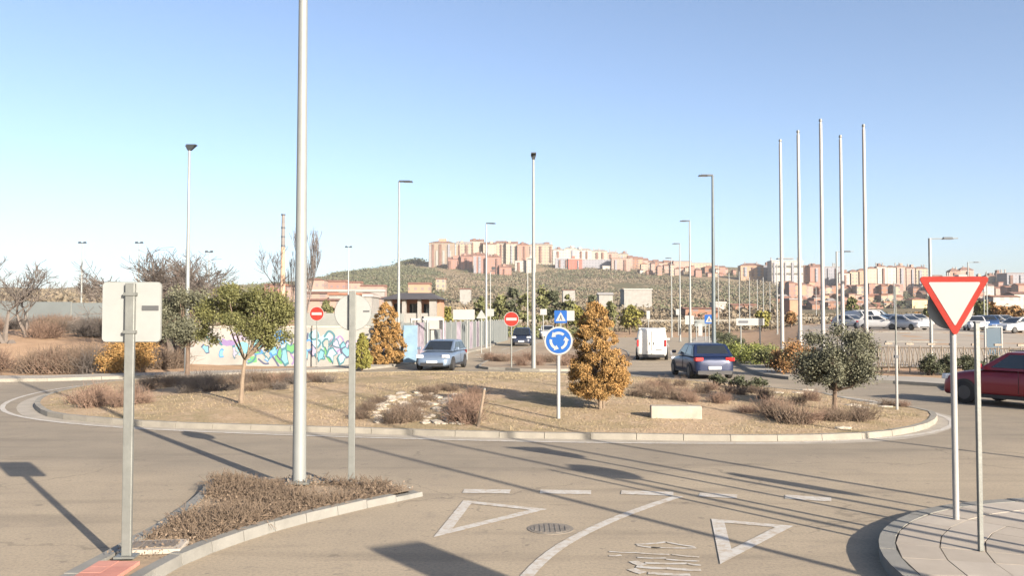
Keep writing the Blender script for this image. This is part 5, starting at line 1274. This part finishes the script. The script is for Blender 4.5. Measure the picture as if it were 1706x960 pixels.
for k,(a,b_,c_,m_) in enumerate(((1398,1418,452,'w_white'),(1416,1432,449,'w_cream'),(1430,1446,447,'w_peach'),(1446,1462,444,'w_cream2'),(1461,1478,441,'w_white'),(1478,1494,442,'w_white'),(1493,1510,441,'w_pale_pink'),(1509,1526,443,'w_pale_pink'),(1525,1546,444,'w_cream'))):
    B(a,b_,c_,478,780,m_,'roof_brown','hip',['white block just right of the fourth flagpole','cream block behind the fifth flagpole','peach block right behind the rightmost flagpole','cream block, first right of the rightmost flagpole','whitest block in the brown-roofed row','white block right of the whitest one','pink-cream block in the middle of the brown-roofed row','pink-cream block right of the middle one','last cream block of the brown-roofed row'][k],rh=2.0)
# terracotta terraces under them
q=random.Random(8)
rowsT=[(1305,1345,470,500,560,4),(1345,1500,474,494,600,15),(1350,1490,492,508,520,13),(1340,1500,504,518,430,12),(1290,1345,496,512,480,4)]
for ri,(ua,ub,vt,vb,y,nn) in enumerate(rowsT):
    for k in range(nn):
        a=ua+(ub-ua)*k/nn; wd=(ub-ua)/nn
        B(a,a+wd*.94,vt+q.uniform(-3,3),vb+4,y+q.uniform(-8,8),q.choice(['w_orange','w_orange','w_pale_pink','w_peach','w_pink','w_cream']),q.choice(['roof_brown','tile_orange']),q.choice(['gable','hip','flat']),
          ['tall terracotta house in the short block behind the leftmost flagpole','terracotta terraced house in the highest row behind the flagpoles','terracotta terraced house in the middle row behind the flagpoles','terracotta terraced house in the lowest row, just above the olive tree','terracotta house left of the flagpoles, below the slope'][ri],cat='house',name='terraced_house',group='terracotta houses of row %s'%['behind the first flagpole','at the top','in the middle','at the bottom','left of the flagpoles'][ri],depth=9,rh=1.6)
q=random.Random(77)
for k in range(60):
    u=q.uniform(1285,1720); y=q.choice([470,540,620,680,720]); vt={470:500,540:494,620:486,680:480,720:474}[y]+q.uniform(-4,3)
    B(u,u+q.uniform(7,16),vt,vt+q.uniform(10,16),y+q.uniform(-12,12),q.choice(['w_orange','w_pale_pink','w_cream','w_white','w_brown','w_pink','w_peach']),q.choice(['roof_brown','tile_orange','roof_grey']),q.choice(['gable','hip','flat']),'small house among many on the town slope, '+('behind the first two flagpoles' if u<1345 else 'behind the middle flagpoles' if u<1420 else 'right of the last flagpole' if u<1500 else 'left of the yield sign' if u<1540 else 'directly above the yield sign' if u<1640 else 'right of the yield sign'),cat='house',name='town_house',group='small houses scattered on the town slope',depth=9,rh=1.6)
# right edge
R_=[(1556,1572,458,478,760,'w_yellow','roof_brown','gable','yellow house just right of the parking lamp post'),(1571,1590,460,490,740,'w_cream','roof_grey','flat','cream house right of the yellow one'),(1583,1600,447,472,770,'w_brown','roof_brown','hip','brown-roofed block above the yield sign'),(1598,1613,458,492,700,'w_white','roof_white','flat','bright white narrow tower above the yield sign'),(1600,1622,445,470,775,'w_pale_pink','roof_brown','hip','pink block behind the bright white narrow tower'),(1626,1645,462,485,740,'w_cream','roof_grey','flat','cream block right of the bright white narrow tower'),(1642,1660,456,480,760,'w_cream2','roof_brown','hip','pale block with a brown roof right of the yield sign'),(1660,1679,455,478,770,'w_pale_pink','roof_brown','flat','pink block left of the dark glazed building'),(1678,1760,455,474,740,'w_grey','roof_brown','flat','wide dark glazed building with a brown band at the right edge'),(1655,1700,492,505,330,'w_white','tile_orange','gable','long white low house beside the rust trees'),(1690,1740,486,505,340,'w_white','roof_brown','gable','white low house at the right edge'),(1556,1590,478,494,600,'w_orange','tile_orange','gable','orange house below the yellow one'),(1520,1545,496,512,420,'w_yellow','tile_orange','hip','pale yellow house left of the yield sign'),(1580,1600,478,492,560,'w_brown','roof_brown','gable','brown house behind the top of the yield sign')]
for r_ in R_: B(r_[0],r_[1],r_[2],r_[3],r_[4],*r_[5:8],r_[8])
for k in range(9): B(1545+k*19,1561+k*19,474+q.uniform(-3,4),490,650+q.uniform(-30,30),q.choice(['w_pale_pink','w_cream','w_orange','w_brown','w_white']),q.choice(['roof_brown','tile_orange']),'gable','small house in the mixed row of houses behind the yield sign and to its right',cat='house',name='terraced_house',group='small houses behind the yield sign',depth=9)
# white sheds in the middle
B(1040,1086,481,505,330,'wall_white','roof_white','flat','large plain cream-white hall above the rounded clipped tree',depth=12); B(998,1021,487,506,320,'wall_white','roof_white','gable','small plain white shed right behind the tip of the golden conifer'); B(938,958,482,490,420,'wall_white','tile_orange','gable','tiny white house in the trees left of the golden conifer tip')
B(1192,1209,503,522,260,'w_white','roof_white','flat','small white building just right of the tall dark lamp post'); B(1142,1196,512,524,240,'w_orange','tile_orange','gable','long low orange building crossed by the tall dark lamp post')
B(1222,1262,506,520,300,'w_orange','tile_orange','gable','low orange building above the white direction board'); B(1316,1335,497,528,250,'brick_red','roof_grey','flat','brown cube-like building between the first two flagpoles')
B(766,784,480,490,400,'wall_white','tile_orange','gable','small white building on the slope above the white board'); 
# terracotta roofs on the left
LH=[(500,552,481,500,185,'w_pale_pink','tile_orange','gable','terracotta-roofed low house right of the near lamp post'),(548,601,484,498,178,'wall_white','tile_orange','flat','long low bright white building left of the round sign back'),(512,592,493,512,160,'w_pale_pink','tile_orange','gable','broad terracotta roof in front of the white building'),(590,622,482,505,190,'w_peach','tile_orange','hip','orange house behind the round sign back'),(606,619,486,507,150,'wall_white','roof_white','flat','small bright white block right of the round sign back'),(618,640,490,508,200,'w_pale_pink','tile_orange','gable','pinkish house between the white block and the dark-roofed house'),(540,575,466,480,420,'w_pink','tile_orange','gable','reddish house on the slope above the white building'),(575,600,468,481,430,'w_pale_pink','tile_orange','gable','reddish house second on the slope above the white building'),(505,540,463,478,400,'w_pale_pink','tile_orange','hip','reddish house on the slope right of the near lamp post'),(600,640,474,486,400,'w_pale_pink','tile_orange','gable','low pink house on the slope left of the far lamp post'),(680,716,470,484,420,'w_peach','tile_orange','gable','pale orange house on the slope above the dark-roofed house'),(440,470,468,484,250,'w_pink','tile_orange','gable','red-roofed factory building at the foot of the brick chimney'),(478,500,470,486,245,'w_pale_pink','tile_orange','gable','orange building right of the chimney foot'),(726,742,463,470,520,'w_cream','tile_orange','gable','tiny cream house on the slope below the striped tower')]
for r_ in LH: B(r_[0],r_[1],r_[2]+(4 if r_[4]<300 else 0),r_[3]+3,r_[4],*r_[5:8],r_[8],cat='house',name='house',depth=9,under=6)
B(508,640,482.5,485,215,'wall_white','roof_white','flat','long thin pale wall line above the terracotta roofs',name='garden_wall',cat='wall',depth=1)
wallrun('terrace_wall',[(px(640,330),330),(px(850,330),330)],1.6,.5,'bank','long tan retaining wall on the slope above the dark-roofed house','wall',seg=12)

# hillside scrub (nobody could count it)
def scrub(name,leaf,n,ua,ub,ya,yb,size,label,hmax=3,seed=0,test=None,dense=False):
    q=np.random.default_rng(seed); u=q.uniform(ua,ub,n*3); y=q.uniform(ya,yb,n*3); x=(u-853)/F*y
    f=np.sin(x*.035+2*np.sin(y*.013+seed))*np.sin(y*.021+x*.012+seed); k=f>(-.6 if dense else .0)
    if test is not None: k&=test(u,y)
    x=x[k][:n]; y=y[k][:n]; z=tz(x,y)+0
    m_=20; P=np.repeat(np.stack([x,y,z],1),m_,0)+q.normal(size=(len(x)*m_,3))*np.array([1.9,1.9,.7])*size/1.1; P[:,2]+=size*.6
    o=mk_obj(name,leaf_mesh(name,P,size*.62,leaf,elong=1.2)); tag(o,label,name.replace('_',' '),kind='stuff')
noT=lambda u,y:~((u>1285)&(y<740))
scrub('slope_scrub','scrub_green',4500,380,1760,300,900,1.5,'dark green scrub and small pines over the hillside',seed=1,test=noT)
scrub('slope_woods','scrub_green',2600,500,735,480,930,1.7,'dark pine wood on the slope left of and below the hilltop quarter',seed=31,dense=True)
scrub('slope_thicket','scrub_brown',2200,735,1290,330,780,1.5,'brown thicket on the middle of the slope',seed=33,dense=True)
scrub('brown_scrub','scrub_brown',5200,380,1760,240,900,1.4,'brown winter brush over the hillside',seed=4,test=noT)
scrub('hilltop_pines','scrub_green',1100,560,716,840,935,2.2,'dark pine belt on the hill crest left of the striped tower',seed=7)
scrub('town_trees','leaf_dark',700,1270,1760,420,760,1.3,'dark green garden trees between the houses of the town',seed=21)
scrub('orchard_trees','scrub_brown',1500,-300,520,180,760,1.4,'brown brush on the far plain to the left',seed=9)
scrub('roadside_brush','scrub_brown',1500,860,1300,135,240,.5,'brown brush beyond the end of the far road',seed=11)
scrub('roadside_greenery','leaf_mid',700,560,1000,110,230,.7,'green bushes beyond the panel fence',seed=13)
scrub('valley_brush','scrub_brown',1000,1260,1760,130,260,.5,'brown-green brush between the parking lot and the town',seed=17)
tag(so_,None)
print('objects',len(bpy.data.objects))

# ---------------------------------------------------------------- haze: the air between here and the hill
hb=MB(); hb.box((0,4375,48.5),(14400,9550,101)); hm=bpy.data.materials.new('haze'); hm.use_nodes=True; hn=hm.node_tree
hn.nodes.remove(hn.nodes['Principled BSDF']); pv=hn.nodes.new('ShaderNodeVolumePrincipled'); pv.inputs['Density'].default_value=.00011; pv.inputs['Color'].default_value=(.92,.95,1,1)
hn.links.new(pv.outputs[0],hn.nodes['Material Output'].inputs['Volume']); MATS['haze']=hm
tag(hb.obj('haze','haze'),kind='stuff')
